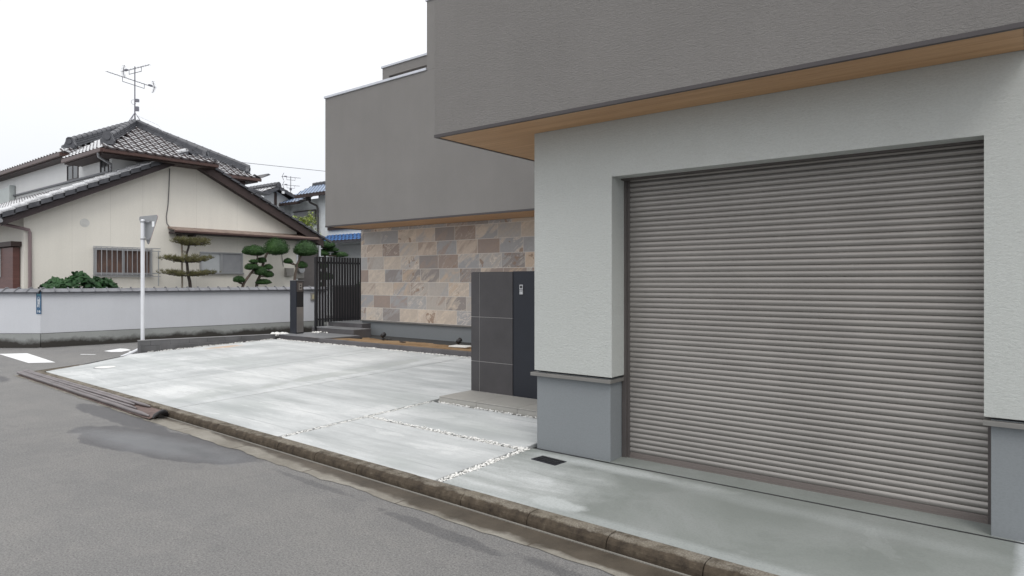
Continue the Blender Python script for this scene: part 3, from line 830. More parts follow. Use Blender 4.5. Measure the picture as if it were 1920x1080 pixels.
m.build('mortar_cap', M['blocktop'], lb)
m = MB(); m.box(-14.425, -14.305, 5.87, 8.9, 0, .26); m.build('joint', M['blocktop'], lb)

# ---- entrance steps
stp = thing('entrance_steps', 'three dark grey tiled steps climbing to the slatted gate', 'steps', (-13.6, 9.6, .2))
def tread(x0, x1, y0, y1, z0, z1):
    m = MB(); m.box(x0+.004, x1-.004, y0+.006, y1, z0, z1-.012); m.build('riser', M['step'], stp)
    m = MB(); x = x0
    while x < x1-.05:
        b = min(x+.6, x1); y = y0
        while y < y1-.02:
            c = min(y+.6, y1); m.box(x, b-.003, y, c-.003, z1-.0115, z1); y += .6
        x += .6
    m.build('tread', M['steptop'], stp)
tread(-14.42, -12.60, 9.08, 10.10, .05, .30)
tread(-14.55, -12.86, 10.10, 10.64, .05, .42)
tread(-14.6, -13.22, 10.64, 13.0, .05, .53)
m = MB(); rr = MB()
for i in range(26):
    a = rnd.uniform(0, 6.28); q = rnd.random()
    c = (-14.75+rnd.gauss(0,.13), 9.35+rnd.gauss(0,.14), .27)
    put_chip(m, c, rnd.uniform(.03, .07))
    put_chip(m, (-14.05+rnd.gauss(0,.09), 9.93+rnd.gauss(0,.05), .31), rnd.uniform(.02, .04))
struct(m, 'white_stones', M['white'], 'loose white stones heaped round the intercom post', kind='stuff')
m = MB(); m.box(-15.1, -14.44, 8.95, 10.3, 0, .24); struct(m, 'stone_bed', M['sub'], 'dark bed under the white stones')

# ---- intercom post
ip = thing('intercom_post', 'slim dark post with intercom and steel mailbox at the foot of the steps', 'intercom post', (-14.33, 9.5, .3))
m = MB(); m.box(-14.47, -14.205, 9.42, 9.63, .30, 1.605); m.build('post_body', M['navy'], ip, bevel=.003)
m = MB(); m.box(-14.2045, -14.196, 9.435, 9.615, 1.33, 1.585); fp = m.build('front_plate', M['rail'], ip)
m = MB(); m.box(-14.1955, -14.178, 9.48, 9.57, 1.37, 1.54); ih = m.build('intercom', M['steel'], ip, bevel=.003)
m = MB(); m.tube([(-14.178,9.525,1.49),(-14.174,9.525,1.49)], .018, 12); m.build('lens', M['black'], ih)
m = MB(); m.box(-14.178, -14.175, 9.50, 9.55, 1.41, 1.44); m.build('call_button', M['black'], ih)
m = MB(); m.box(-14.2045, -14.20, 9.435, 9.615, .97, 1.32); m.build('mail_slot', M['black'], ip)
m = MB(); m.box(-14.2045, -14.192, 9.432, 9.618, .33, .955); m.build('mailbox_door', M['steel'], ip, bevel=.002)
m = MB(); m.box(-14.48, -14.19, 9.41, 9.64, 1.606, 1.618); m.build('cap', M['blocktop'], ip)

# ---- slatted gate
gt = thing('slatted_gate', 'black vertical slatted gate screen beside the stone wall', 'gate', (-14.3, 10.7, .42))
m = MB(); y = 10.05; i = 0
while y < 11.62:
    m.box(-14.310, -14.288, y, y+.060, (.44 if y < 10.30 else .54), 2.215); y += .087; i += 1
m.build('slat', M['gate'], gt, bevel=.002)
m = MB()
for z_, h_ in ((2.04, .05), (.60, .035)): m.box(-14.36, -14.327, 10.06, 11.62, z_, z_+h_)
m.box(-14.38, -14.33, 11.54, 11.62, .53, 2.2); m.box(-14.38, -14.33, 10.06, 10.10, .3, 2.2)
m.build('rail', M['gate'], gt)


# low fence added beyond the gate as a dark backing
df = thing('backing_fence', 'low dark board fence added as a backing behind the slatted gate', 'fence', (-16.6, 14.2, 0))
m = MB(); y = 12.27
while y < 15.6: m.box(-16.62+rnd.uniform(-.004,.004), -16.59, y, y+.135, .02, 1.42); y += .14
m.build('board', M['darkbrown'], df)
m = MB(); m.box(-16.66, -16.58, 12.25, 15.62, 1.425, 1.46); m.build('top_rail', M['darkbrown'], df)
# ---- give way / stop sign seen from behind
PX, PY = -14.62, 6.04
sg = thing('road_sign', 'inverted triangle road sign on a white pole, seen from behind', 'road sign', (PX, PY, 0))
m = MB(); m.tube([(PX,PY,0),(PX,PY,2.86)], .038, 20); m.tube([(PX,PY,2.86),(PX,PY,2.885)], [.04,.03], 20); m.build('pole', M['whitepaint'], sg)
ev = Vector((.996, .083, 0)); nv = Vector((.083, -.996, 0)); c = Vector((PX, PY, 0)) - nv*.062 + ev*.10
S, H = .37, .60; zt_ = 2.955
tri = []
for (cx, cz, a0) in ((-S+.05, zt_-.04, 90), (0, zt_-H+.05, 210), (S-.05, zt_-.04, -30)):
    for k in range(5):
        a = R(a0+k*30); tri.append((cx+.045*math.cos(a), cz+.045*math.sin(a)))
pp = [c+ev*a+Vector((0,0,b)) for a, b in tri]
m = MB(); m.extrude(pp, -nv*.004); pl = m.build('sign_plate', M['signback'], sg)
m = MB(); P2 = [c-nv*.0045+ev*a*1.0+Vector((0,0,b)) for a, b in tri]; m.extrude(P2, -nv*.002); m.build('sign_face', M['signred'], pl)
m = MB(); cc = c+ev*.20+Vector((0,0,zt_-.18)); m.obox(cc+nv*.003, ev*.045, nv*.001, Vector((0,0,.055))); m.build('sticker', M['letter'], pl)
for zz in (2.83, 2.47):
    m = MB(); m.tube([(PX,PY,zz-.014),(PX,PY,zz+.014)], .044, 16); m.bar(Vector((PX,PY,zz))-nv*.03-ev*.1, Vector((PX,PY,zz))-nv*.03+ev*.22, .02, .028); m.obox(Vector((PX,PY,zz))+ev*.055, ev*.02, nv*.012, Vector((0,0,.012)))
    m.build('clamp', M['dullsteel'], sg)
m = MB(); m.tube([(-14.80,5.70,.02),(-14.66,5.85,.11),(-14.52,6.02,.22),(-14.47,6.10,.27)], .036, 14)
props(m.build('white_pipe', M['whitepaint'], origin=(-14.8,5.7,0)), 'white pipe leaning against the end of the low block wall', 'pipe')

# ================================================================== NEIGHBOUR GARDEN WALL
P0 = Vector((-18.7, 5.42, 0)); _l = math.hypot(.12, 1); U = Vector((.12/_l, 1/_l, 0)); Nn = Vector((1/_l, -.12/_l, 0))
def gwall(name, a, b, nrm, lab, h=1.31, endpad=0):
    t = thing(name, lab, 'garden wall', a)
    d = (b-a); u = d.normalized(); L = d.length
    m = MB(); m.extrude([a-nrm*.15+Vector((0,0,.34)), a+Vector((0,0,.34)), a+Vector((0,0,h)), a-nrm*.15+Vector((0,0,h))], d); m.build('wall_face', M['nwall'], t)
    m = MB(); m.extrude([a-nrm*.17+Vector((0,0,-.02)), a+nrm*.02+Vector((0,0,-.02)), a+nrm*.018+Vector((0,0,.333)), a-nrm*.17+Vector((0,0,.333))], d); m.build('footing', M['foot'], t)
    m = MB(); m.extrude([a+nrm*.0005+Vector((0,0,.334)), a+nrm*.021+Vector((0,0,.334)), a+nrm*.021+Vector((0,0,.340)), a+nrm*.0005+Vector((0,0,.340))], d); m.build('footing_line', M['sub'], t)
    m = MB(); 
    prof = [(-.23,0),(.07,0),(.075,.02),(.05,.045),(.0,.075),(-.05,.10),(-.11,.10),(-.17,.07),(-.235,.03)]
    m.extrude([a+nrm*p+Vector((0,0,h+.002+q)) for p, q in prof], d)
    n = int(L/.27)
    for k in range(n+1):
        p = a+u*(k*L/max(1,n))
        m.tube([p+nrm*.078+Vector((0,0,h+.03)), p+nrm*.05+Vector((0,0,h+.062)), p+Vector((0,0,h+.092)), p-nrm*.06+Vector((0,0,h+.122)), p-nrm*.12+Vector((0,0,h+.12)), p-nrm*.2+Vector((0,0,h+.06))], .013, 6)
    m.build('tile_coping', M['wallcap'], t)
    m = MB(); m.extrude([a+nrm*.08+Vector((0,0,h-.012)), a+nrm*.082+Vector((0,0,h+.022)), a+nrm*.06+Vector((0,0,h+.022)), a-nrm*.2+Vector((0,0,h-.012))], d); m.build('coping_edge', M['ridge'], t)
    return t
gwall('garden_wall', P0, P0+U*7.55, Nn, 'long pale painted garden wall with grey tile coping facing the side street')
A1 = P0 + Vector((-.784, -.621, 0))*1.75; n1 = Vector((.621, -.784, 0))
gwall('garden_wall', P0+Vector((-.004,-.003,0)), A1, n1, 'short corner stretch of pale garden wall behind the stop line')
# dark gutter line at the foot
m = MB(); m.extrude([P0+Nn*.03+Vector((0,0,.004)), P0+Nn*.16+Vector((0,0,.004)), P0+Nn*.16+U*8+Vector((0,0,.004)), P0+Nn*.03+U*8+Vector((0,0,.004))], (0,0,.002))
q = [P0+n1*.03, P0+n1*.13, A1+n1*.13, A1+n1*.03]
m.extrude([p+Vector((0,0,.0045)) for p in q], (0,0,.002))
struct(m, 'ditch', M['moss'], 'mossy dirt line at the foot of the garden wall')
# address plate
ad_ = thing('address_plate', 'narrow blue vertical address plate with white characters on the garden wall corner', 'address plate', P0+Vector((-.07,-.06,.8)))
uc = Vector((-.784, -.621, 0)); c = P0+uc*.045+Vector((0,0,1.07))+n1*.008
m = MB(); m.obox(c, uc*.062, n1*.004, Vector((0,0,.265))); pl = m.build('plate', M['signblue'], ad_, bevel=.002)
def text_obj(body, size, at, xdir, mat, parent, name):
    cu = bpy.data.curves.new(name, 'FONT'); cu.body = body; cu.size = size; cu.align_x = 'CENTER'; cu.align_y = 'CENTER'; cu.extrude = .001
    tmp = bpy.data.objects.new(name, cu); COL.objects.link(tmp)
    dg = bpy.context.evaluated_depsgraph_get(); me = bpy.data.meshes.new_from_object(tmp.evaluated_get(dg))
    bpy.data.objects.remove(tmp)
    X = Vector(xdir).normalized(); Z = Vector((0,0,1)); N = X.cross(Z)
    me.transform(Matrix(((X.x, Z.x, N.x, 0), (X.y, Z.y, N.y, 0), (X.z, Z.z, N.z, 0), (0,0,0,1))))
    me.transform(Matrix.Translation(Vector(at)-ORG[parent.name]))
    me.materials.clear(); me.materials.append(mat)
    o = bpy.data.objects.new(name, me); COL.objects.link(o); o.parent = parent; ORG[o.name] = ORG[parent.name]
    return o
for s_, zz, sz in (('\u516b', .115, .075), ('\u5e61', .05, .075), ('\u6771', -.015, .075), ('\u753a', -.08, .075), ('16', -.205, .085)):
    text_obj(s_, sz, c+n1*.006+Vector((0,0,zz)), -uc, M['letter'], ad_, 'character')
m = MB(); m.obox(c+n1*.0055+Vector((0,0,.195)), uc*.04, n1*.001, Vector((0,0,.012))); m.build('small_print', plain('teal_print', (.12,.35,.38), .5), ad_)

# ================================================================== TRADITIONAL HOUSE
nh = thing('traditional_house', 'cream plastered Japanese house with grey tiled gable and hipped upper roof', 'house', (-20.7, 9.7, 0))
WX = -20.7
GY0, GY1, RY, SL = 5.62, 14.45, 9.68, .49
def rz(y, top=False): return 5.27 - SL*abs(y-RY) + (.30 if top else 0)
m = MB(); m.extrude([(WX,GY0,0),(WX,GY1-.7,0),(WX,GY1-.7,rz(GY1-.7)+.1),(WX,RY,5.36),(WX,GY0,rz(GY0)+.1)][::-1], (-8.5,0,0)); m.build('gable_wall', M['gable'], nh)
# thin panel joints in the plaster
m = MB()
for y in (6.72, 7.68, 8.55, 10.15, 11.5): m.box(WX-.01, WX+.003, y, y+.006, 1.3, rz(y)+.0)
m.build('plaster_joint', plain('plaster_joint', (.66,.64,.59), .9), nh)
# barge boards with overhang, verge tiles stepping down the rake
for sgn, yend in ((-1, 5.05), (1, 14.62)):
    y0 = RY; y1 = yend; bh_ = .15 if sgn < 0 else .26
    m = MB()
    m.extrude([(-20.32,y0,5.27),(-20.32,y1,rz(y1)-.02),(-20.32,y1,rz(y1)+bh_),(-20.32,y0,5.27+bh_)], (-.045,0,0))
    m.build('barge_board', M['darkbrown'] if sgn < 0 else M['brown'], nh)
    m = MB()
    m.extrude([(-20.366,y0,5.27+.06),(-20.366,y1,rz(y1)+.05),(-20.366,y1,rz(y1)+.20),(-20.366,y0,5.27+.22)], (-8.6,0,0)); m.build('roof_deck', M['darkbrown'], nh)
    m = MB(); top_ = MB(); L = abs(y1-y0); n = int(L/.26); sy = 1 if y1 > y0 else -1
    e0 = .16 if sgn < 0 else .262; e1 = .285 if sgn < 0 else .325
    for k in range(n+1):
        a = y0+sy*k*L/n; b = a+sy*(L/n+.03)
        za = 5.27-SL*abs(a-RY); zb_ = 5.27-SL*abs(b-RY)
        m.extrude([(-20.25,a,za+e0),(-20.25,b,zb_+e0+.03),(-20.25,b,zb_+e1+.03),(-20.25,a,za+e1)], (-.12,0,0))
        if sgn < 0:
            top_.extrude([(-20.245,a,za+e1+.002),(-20.245,b,zb_+e1+.032),(-20.245,b,zb_+e1+.062),(-20.245,a,za+e1+.03)], (-.20,0,0))
            top_.tube([(-20.44,a,za+e1+.05),(-20.44,b,zb_+e1+.08)], .06, 8)
    m.build('verge_tile', M['ridge'], nh, bevel=.008)
    if sgn < 0: top_.build('verge_cover_tile', M['tile'], nh, bevel=.006)

def tile_surface(mb, dk, O, es, et, nrm, poly, tw=.27, te=.24, amp=.035, step=.028, clipf=None):
    O = Vector(O); es = Vector(es); et = Vector(et); nrm = Vector(nrm)
    smax = max(p[0] for p in poly); tmax = max(p[1] for p in poly); smin = min(p[0] for p in poly)
    def inside(s, t):
        c_ = False; n = len(poly)
        for i in range(n):
            (x0, y0), (x1, y1) = poly[i], poly[(i+1) % n]
            if (y0 > t) != (y1 > t) and s < (x1-x0)*(t-y0)/(y1-y0)+x0: c_ = not c_
        return c_
    pr = [(0, -.1), (.16, .8), (.26, 1), (.38, .72), (.50, .2), (.66, -.12), (.82, -.15), (1, -.1)]
    nr = int(math.ceil(tmax/te)); ns = int(math.ceil((smax-smin)/tw))
    for r_ in range(nr):
        for k in range(ns):
            s0 = smin+k*tw; t0 = r_*te
            if not inside(s0+tw/2, min(t0+te/2, tmax-.001)): continue
            vs = []
            for tt, hh in ((t0-.02, step), (t0+te, .004)):
                for a, b in pr: vs.append(O+es*(s0+a*tw)+et*tt+nrm*(hh+amp*b))
            for a, b in pr: vs.append(O+es*(s0+a*tw)+et*(t0-.055)+nrm*(step+amp*b-.045))
            n = len(pr)
            mb.add(vs[:2*n], [(i, i+1, n+i+1, n+i) for i in range(1, n-1)], True); dk.add(vs[:2*n], [(0, 1, n+1, n)], True)
            dk.add(vs[2*n:]+vs[:n], [(i, i+1, n+i+1, n+i) for i in range(n-1)], False)
def hip_face(name_parent, a, b, c_, d_, mat='tile', tw=.27, te=.24, amp=.035, thick=.09, name='roof_tiles'):
    """eave a->b, top d..c (c may equal d). tiles on top of a thin dark deck"""
    a, b, c_, d_ = map(Vector, (a, b, c_, d_))
    es = (b-a).normalized(); nrm = es.cross((d_-a)).normalized()
    if nrm.z < 0: nrm = -nrm
    et = nrm.cross(es)
    if et.z < 0: et = -et
    to = lambda p: ((p-a).dot(es), (p-a).dot(et))
    poly = [to(a), to(b), to(c_), to(d_)] if (c_-d_).length > .01 else [to(a), to(b), to(c_)]
    m = MB(); dk = MB(); tile_surface(m, dk, a+nrm*.0, es, et, nrm, poly, tw, te, amp, .034); o1 = m.build(name, M[mat], name_parent)
    m = dk; P = [a, b, c_, d_] if (c_-d_).length > .01 else [a, b, c_]
    m.extrude([p-nrm*.02 for p in P], -nrm*thick); m.build('roof_deck', M['darkbrown'], name_parent)
    return o1
def ridge_run(parent, a, b, w_=.17, h_=.20, oni=True, mat='ridge', big=1.0):
    a = Vector(a); b = Vector(b); d = (b-a); L = d.length; dn = d.normalized(); side = dn.cross(Vector((0,0,1))).normalized(); up = side.cross(dn).normalized()
    m = MB()
    for i in range(3):
        ww = w_*(1-.14*i); m.extrude([a+side*ww/2+up*(h_*.3*i), a-side*ww/2+up*(h_*.3*i), a-side*ww/2+up*(h_*.3*i+h_*.26), a+side*ww/2+up*(h_*.3*i+h_*.26)], d)
    m.tube([a+up*(h_*.95), b+up*(h_*.95)], w_*.40, 10)
    n = int(L/.3)
    for k in range(1, n): 
        p = a.lerp(b, k/n)+up*(h_*.95); m.tube([p-dn*.012, p+dn*.012], w_*.45, 10)
    m.build('ridge_tiles', M[mat], parent)
    if oni:
        m = MB(); c0_ = b+up*(h_*.2); s_ = .17*big
        out = [(-1,-.2),(-1.15,.35),(-.85,.9),(-.7,1.5),(-.35,1.75),(.35,1.75),(.7,1.5),(.85,.9),(1.15,.35),(1,-.2)]
        fl = dn.copy(); fl.z = 0; fl.normalize(); sd = fl.cross(Vector((0,0,1)))
        m.extrude([c0_+sd*(x*s_*.75)+Vector((0,0,z*s_*.9-.05))-fl*.05 for x, z in out], fl*.12)
        m.tube([c0_+Vector((0,0,s_*.55))-fl*.1, c0_+Vector((0,0,s_*.55))+fl*.10], s_*.42, 12)
        m.build('ridge_end_tile', M[mat], parent, bevel=.012)
# lower roof slopes
hip_face(nh, (-28.8, 5.05, rz(5.05)+.24), (-20.42, 5.05, rz(5.05)+.24), (-20.42, RY, 5.27+.24), (-28.8, RY, 5.27+.24))
hip_face(nh, (-20.42, 14.6, rz(14.6)+.24), (-28.8, 14.6, rz(14.6)+.24), (-28.8, RY, 5.27+.24), (-20.42, RY, 5.27+.24))
# eave gutter along the front slope of the lower roof
m = MB(); m.tube([(-20.2,5.0,rz(5.05)+.10),(-28.8,5.0,rz(5.05)+.10)], .055, 8); m.build('eave_gutter', M['dullsteel'], nh)

# second storey wall
m = MB(); m.box(-33.0, -20.72, 7.72, 10.1, 3.9, 5.12)
m.box(-33.0, -23.7, 7.73, 10.09, 5.12, 5.42); m.build('upper_storey_wall', M['upwall'], nh)
# windows on the side wall of the second storey (facing the main road)
def win_y(x0, x1, z0_, z1_, Y, mat='glass'):
    m = MB(); f = .035
    m.box(x0-f, x1+f, Y-.03, Y+.02, z0_-f, z0_); m.box(x0-f, x1+f, Y-.03, Y+.02, z1_, z1_+f)
    m.box(x0-f, x0, Y-.03, Y+.02, z0_, z1_); m.box(x1, x1+f, Y-.03, Y+.02, z0_, z1_); m.box((x0+x1)/2-.02, (x0+x1)/2+.02, Y-.025, Y+.02, z0_, z1_)
    wn = m.build('window', M['trim'], nh)
    m = MB(); m.box(x0, x1, Y-.012, Y-.004, z0_, z1_); m.build('pane', M[mat], wn)
win_y(-24.1, -23.25, 4.80, 5.22, 7.72); win_y(-21.45, -20.92, 4.76, 5.10, 7.72)
m = MB(); m.box(-31.6, -29.5, 7.55, 7.715, 4.36, 5.03); m.box(-29.5, -29.35, 7.53, 7.7, 4.32, 5.10); m.build('upper_window_bay', M['board'], nh)
# flashing where the lower roof meets the wall
m = MB(); m.bar((-20.74, 7.69, 4.72), (-29.4, 7.69, 4.72), .10, .05); m.build('flashing', M['ridge'], nh)
m = MB(); m.box(-20.72, -20.64, 7.75, 8.35, 4.60, 4.68); m.build('flashing', M['ridge'], nh)

# front hipped roof
EZ = 5.26
a, b = (-20.0, 7.26, EZ), (-20.0, 10.47, EZ); pk = (-22.0, 8.87, 6.42)
hip_face(nh, a, b, pk, pk, tw=.25, te=.23)
hip_face(nh, (-22.9, 7.22, EZ), a, pk, (-23.2, 8.87, 6.42), tw=.25, te=.23)
hip_face(nh, b, (-23.2, 10.47, EZ), (-23.2, 8.87, 6.42), pk, tw=.25, te=.23)
ridge_run(nh, Vector(pk)+Vector((.0,0,.0)), (-20.28, 7.47, EZ+.19), .17, .17, True, big=1.2)
ridge_run(nh, pk, (-20.32, 10.22, EZ+.19), .17, .17, True, big=.85)
# main hipped roof behind, a little higher
EM = 5.58
A_, B_ = (-23.6, 7.38, EM), (-23.6, 14.05, EM); PK = (-26.6, 10.71, 7.36)
hip_face(nh, A_, B_, PK, PK)
hip_face(nh, (-34.0, 7.38, EM), A_, PK, (-34.0, 10.71, 7.36))
hip_face(nh, B_, (-34.0, 14.05, EM), (-34.0, 10.71, 7.36), PK)
ridge_run(nh, PK, (-23.95, 7.75, EM+.26), .22, .22, True, big=1.15)
ridge_run(nh, PK, (-23.95, 13.72, EM+.22), .22, .22, True, big=.95)
ridge_run(nh, PK, (-34.0, 10.71, 7.36), .24, .22, False)
m = MB()   # upswept corner tile
m.extrude([(-23.8,13.8,EM+.02),(-23.6,14.1,EM+.0),(-23.5,14.45,EM+.17),(-23.53,14.38,EM+.22),(-23.7,14.1,EM+.14)], (-.14,-.02,0)); m.build('corner_tile', M['ridge'], nh)
# gutters and fascia below the upper eaves
m = MB()
m.box(-20.05, -19.97, 7.22, 10.5, EZ-.13, EZ-.02); m.box(-22.95, -20.0, 7.16, 7.24, EZ-.13, EZ-.02)
m.box(-34, -23.55, 7.31, 7.39, EM-.13, EM-.02); m.box(-23.65, -23.56, 7.39, 14.1, EM-.13, EM-.02)
m.build('fascia_gutter', M['gutterp'], nh, bevel=.01)
m = MB(); m.box(-22.95, -20.06, 7.25, 10.45, EZ-.16, EZ-.10); m.box(-34, -23.66, 7.40, 14.0, EM-.17, EM-.11); m.build('soffit', M['brown'], nh)
m = MB(); m.box(-33, -23.9, 10.12, 13.6, 3.6, EM-.18); m.build('rear_wing_wall', M['brown'], nh)
m = MB(); m.extrude([(-23.6,13.4,5.12),(-23.6,14.5,4.98),(-23.6,14.5,5.04),(-23.6,13.4,5.18)], (-.5,0,0)); m.build('rear_eave', M['ridge'], nh)
# eave downpipe of the upper roof
m = MB(); m.tube([(-20.25,7.2,EZ-.1),(-20.35,7.25,EZ-.22),(-20.50,7.62,EZ-.36),(-20.62,7.66,EZ-.42),(-20.62,7.66,4.72),(-20.5,7.6,4.66)], .035, 8); m.build('downpipe', M['dullsteel'], nh)
# ground floor downpipe, left corner
m = MB(); m.tube([(-21.2,5.1,3.12),(-20.75,5.35,3.02),(-20.64,5.72,2.93),(-20.64,5.74,2.86),(-20.64,5.74,1.2)], .042, 10); m.build('downpipe', M['pipe'], nh)
# brown storage boards at the left end
m = MB(); m.box(-22.0, -20.95, 5.45, 5.60, 1.0, 2.48); m.build('storage_door', M['door'], nh)
m = MB(); m.box(-24.2, -20.85, 5.38, 5.62, 2.50, 2.63); m.build('storage_hood', M['brown'], nh, bevel=.01)
m = MB()
for k in range(16): m.box(-22.9+k*.055, -22.9+k*.055+.04, 5.38, 5.44, 1.72, 2.46)
m.box(-22.95, -21.98, 5.41, 5.46, 1.70, 2.48); m.build('corrugated_panel', M['board'], nh)
m = MB(); m.box(-23.2, -22.0, 5.47, 5.60, 1.0, 1.70); m.build('storage_door', M['door'], nh)
# lean-to canopy
m = MB(); ly0, ly1 = 9.27, 14.35
m.extrude([(-20.70,ly0,3.26),(-20.22,ly0,3.14),(-20.22,ly0,3.11),(-20.70,ly0,3.20)], (0,ly1-ly0,0)); m.build('canopy_roof', M['copper'], nh, bevel=.008)
m = MB(); m.box(-20.23, -20.17, ly0-.02, ly1+.02, 3.055, 3.118); m.build('canopy_gutter', M['gutterp'], nh, bevel=.012)
m = MB(); m.box(-20.66, -20.235, ly0+.01, ly1-.01, 3.03, 3.10); m.build('canopy_frame', M['darkbrown'], nh)
for yb_ in (ly0+.25, ly0+.6, 13.9):
    m = MB(); m.box(-20.69, -20.26, yb_, yb_+.06, 2.96, 3.028); m.build('bracket', M['darkbrown'], nh)
# barred window
bw = MB(); wy0, wy1, wz0, wz1 = 7.24, 8.78, 1.76, 2.54
bw.box(WX-.02, WX+.06, wy0, wy1, wz1-.05, wz1); bw.box(WX-.02, WX+.06, wy0, wy1, wz0, wz0+.05); bw.box(WX-.02, WX+.06, wy0, wy0+.05, wz0+.05, wz1-.05); bw.box(WX-.02, WX+.06, wy1-.05, wy1, wz0+.05, wz1-.05); bw.box(WX-.02, WX+.05, (wy0+wy1)/2-.03, (wy0+wy1)/2+.03, wz0+.05, wz1-.05)
bw = bw.build('barred_window', M['alu'], nh)
m = MB(); m.box(WX-.01, WX+.012, wy0+.05, wy1-.05, wz0+.05, wz1-.05); m.build('pane', wood_mat('curtained_pane', (.06,.045,.045), (.20,.12,.09), (3, 5, 1)), bw)
m = MB()
for k in range(12): y = wy0+.03+k*(wy1-wy0-.06)/11; m.tube([(WX+.14,y,wz0-.03),(WX+.14,y,wz1+.02)], .011, 6)
for z_ in (wz0-.03, wz0+.06, wz1+.02, wz1-.06): m.bar((WX+.14,wy0-.05,z_),(WX+.14,wy1+.22,z_), .012, .025)
for y in (wy0, wy1): 
    for z_ in (wz0, wz1-.02): m.bar((WX,y,z_),(WX+.15,y,z_), .02, .02)
m.tube([(WX+.14,wy1+.16,1.45),(WX+.14,wy1+.16,2.5)], .014, 6)
m.build('grille', M['alu'], bw)
# sliding window
sw = MB(); wy0, wy1, wz0, wz1 = 10.25, 11.68, 1.84, 2.52
sw.box(WX-.02, WX+.05, wy0, wy1, wz1-.04, wz1); sw.box(WX-.02, WX+.07, wy0-.03, wy1+.03, wz0-.02, wz0+.03); sw.box(WX-.02, WX+.05, wy0, wy0+.04, wz0+.03, wz1-.04); sw.box(WX-.02, WX+.05, wy1-.05, wy1, wz0+.03, wz1-.04); sw.box(WX-.01, WX+.045, 10.90, 10.98, wz0+.03, wz1-.04)
sw = sw.build('sliding_window', M['alu'], nh)
m = MB(); m.box(WX-.01, WX+.01, wy0+.04, 10.90, wz0+.03, wz1-.04); m.build('pane', M['frost'], sw)
m = MB(); m.box(WX-.01, WX+.02, 10.98, wy1-.05, wz0+.03, wz1-.04); m.build('pane', M['screen'], sw)
# round vent patch
m = MB(); m.tube([(WX,7.03,3.21),(WX+.006,7.03,3.21)], .12, 22); m.tube([(WX+.006,7.04,3.19),(WX+.012,7.04,3.19)], .06, 16); m.build('vent_patch', plain('grey_filler', (.60,.60,.58), .8), nh)
# tall dark glazing at the right end
m = MB(); m.box(WX-.3, WX-.05, GY1-.7, GY1+.3, 1.0, 2.75); dg_ = m.build('glazed_door', M['rail'], nh)
m = MB(); m.box(WX-.06, WX+.02, GY1-.72, GY1-.66, .4, 2.9); m.box(WX-.06, WX+.0, GY1+.24, GY1+.32, .4, 2.9); m.build('frame', M['whitepaint'], dg_)
m = MB(); m.box(-28, WX-.1, GY1-.7, GY1+.3, 2.75, 3.1); m.box(-28, WX-.31, GY1-.7, GY1+.3, 0, 2.75); m.build('end_wall', M['upwall'], nh)
# meters and cable
m = MB(); m.box(WX, WX+.14, 13.25, 13.55, 1.76, 2.05); 
props(m.build('electric_meter', M['meter'], origin=(WX,13.4,1.76), bevel=.01), 'square grey meter box on the cream wall behind the intercom post', 'meter')
em = thing('electric_meter', 'rounded grey electric meter with a glass face beside the square box', 'meter', (WX, 13.85, 1.7))
m = MB(); m.box(WX, WX+.07, 13.68, 14.02, 1.68, 2.2); m.build('back_plate', M['meter'], em, bevel=.02)
m = MB(); m.tube([(WX+.07,13.85,2.0),(WX+.18,13.85,2.0)], [.14,.12], 18); m.build('dial', M['dullsteel'], em)
m = MB(); pts = [(WX+.02,9.32,5.02),(WX+.02,9.30,4.4),(WX+.02,9.27,3.9),(WX+.02,9.22,3.55),(WX+.02,9.24,3.34),(WX+.03,9.33,3.22)]
m.tube(pts, .012, 6); props(m.build('wall_cable', M['cable'], origin=(WX,9.3,3.2)), 'thin cable hanging down the cream gable to the lean-to roof', 'cable')
m = MB(); pts = [(WX+.02,13.15,3.0),(WX+.02,13.14,2.5),(WX+.02,13.2,2.1)]; m.tube(pts, .010, 6); props(m.build('meter_cable', M['cable'], origin=(WX,13.2,2.1)), 'thin cable running down to the square meter box', 'cable')
# nameplate on garden wall
q = P0+U*7.1+Vector((0,0,1.10)); npl = thing('wall_intercom', 'small brass framed plate on the garden wall beside the gate', 'name plate', q)
m = MB(); m.obox(q+Nn*.02, U*.11, Nn*.02, Vector((0,0,.12))); m.build('frame', M['meter'], npl, bevel=.004)
m = MB(); m.obox(q+Nn*.043, U*.07, Nn*.002, Vector((0,0,.07))); m.build('plate', plain('brass_plate', (.45,.42,.28), .5), npl)

# ---- antennas
def yagi(parent, c, d, l0, l1, vee_at, rr=.011, ne=12, el=.06):
    c = Vector(c); d = Vector(d).normalized(); s_ = d.cross(Vector((0,0,1))).normalized()
    m = MB(); m.tube([c+d*l0, c+d*l1], rr, 6)
    for k in range(ne):
        p = c+d*(l0+(l1-l0)*k/(ne-1)); m.tube([p-s_*el, p+s_*el], .004, 4)
    v = c+d*vee_at; sg_ = 1 if vee_at > 0 else -1
    for z_ in (1, -1):
        for k in range(4):
            q_ = v+Vector((0,0,z_*(.03+.045*k)))-d*sg_*(.02*k); m.tube([q_-s_*.07, q_+s_*.07], .004, 4)
        m.tube([v, v+Vector((0,0,z_*.19))-d*sg_*.07], .011, 5)
    m.obox(v-d*sg_*.16+Vector((0,0,.02)), d*.06, s_*.03, Vector((0,0,.025)))
    m.build('yagi_array', M['antenna'], parent)
    m = MB(); a = c+d*(l0*.45)+Vector((0,0,-.0)); b = c+d*(l1*.45)
    m.tube([a, a+Vector((0,0,-.14)), b+Vector((0,0,-.14)), b], rr*.9, 6); m.build('bracket', M['antenna'], parent)
AX, AY = -22.08, 8.89
an = thing('tv_antenna', 'television antenna mast with two aerials on the ridge of the cream house', 'antenna', (AX, AY, 6.6))
m = MB(); m.tube([(AX,AY,6.62),(AX,AY,8.30)], [.020,.017], 8); m.build('mast', M['antenna'], an)
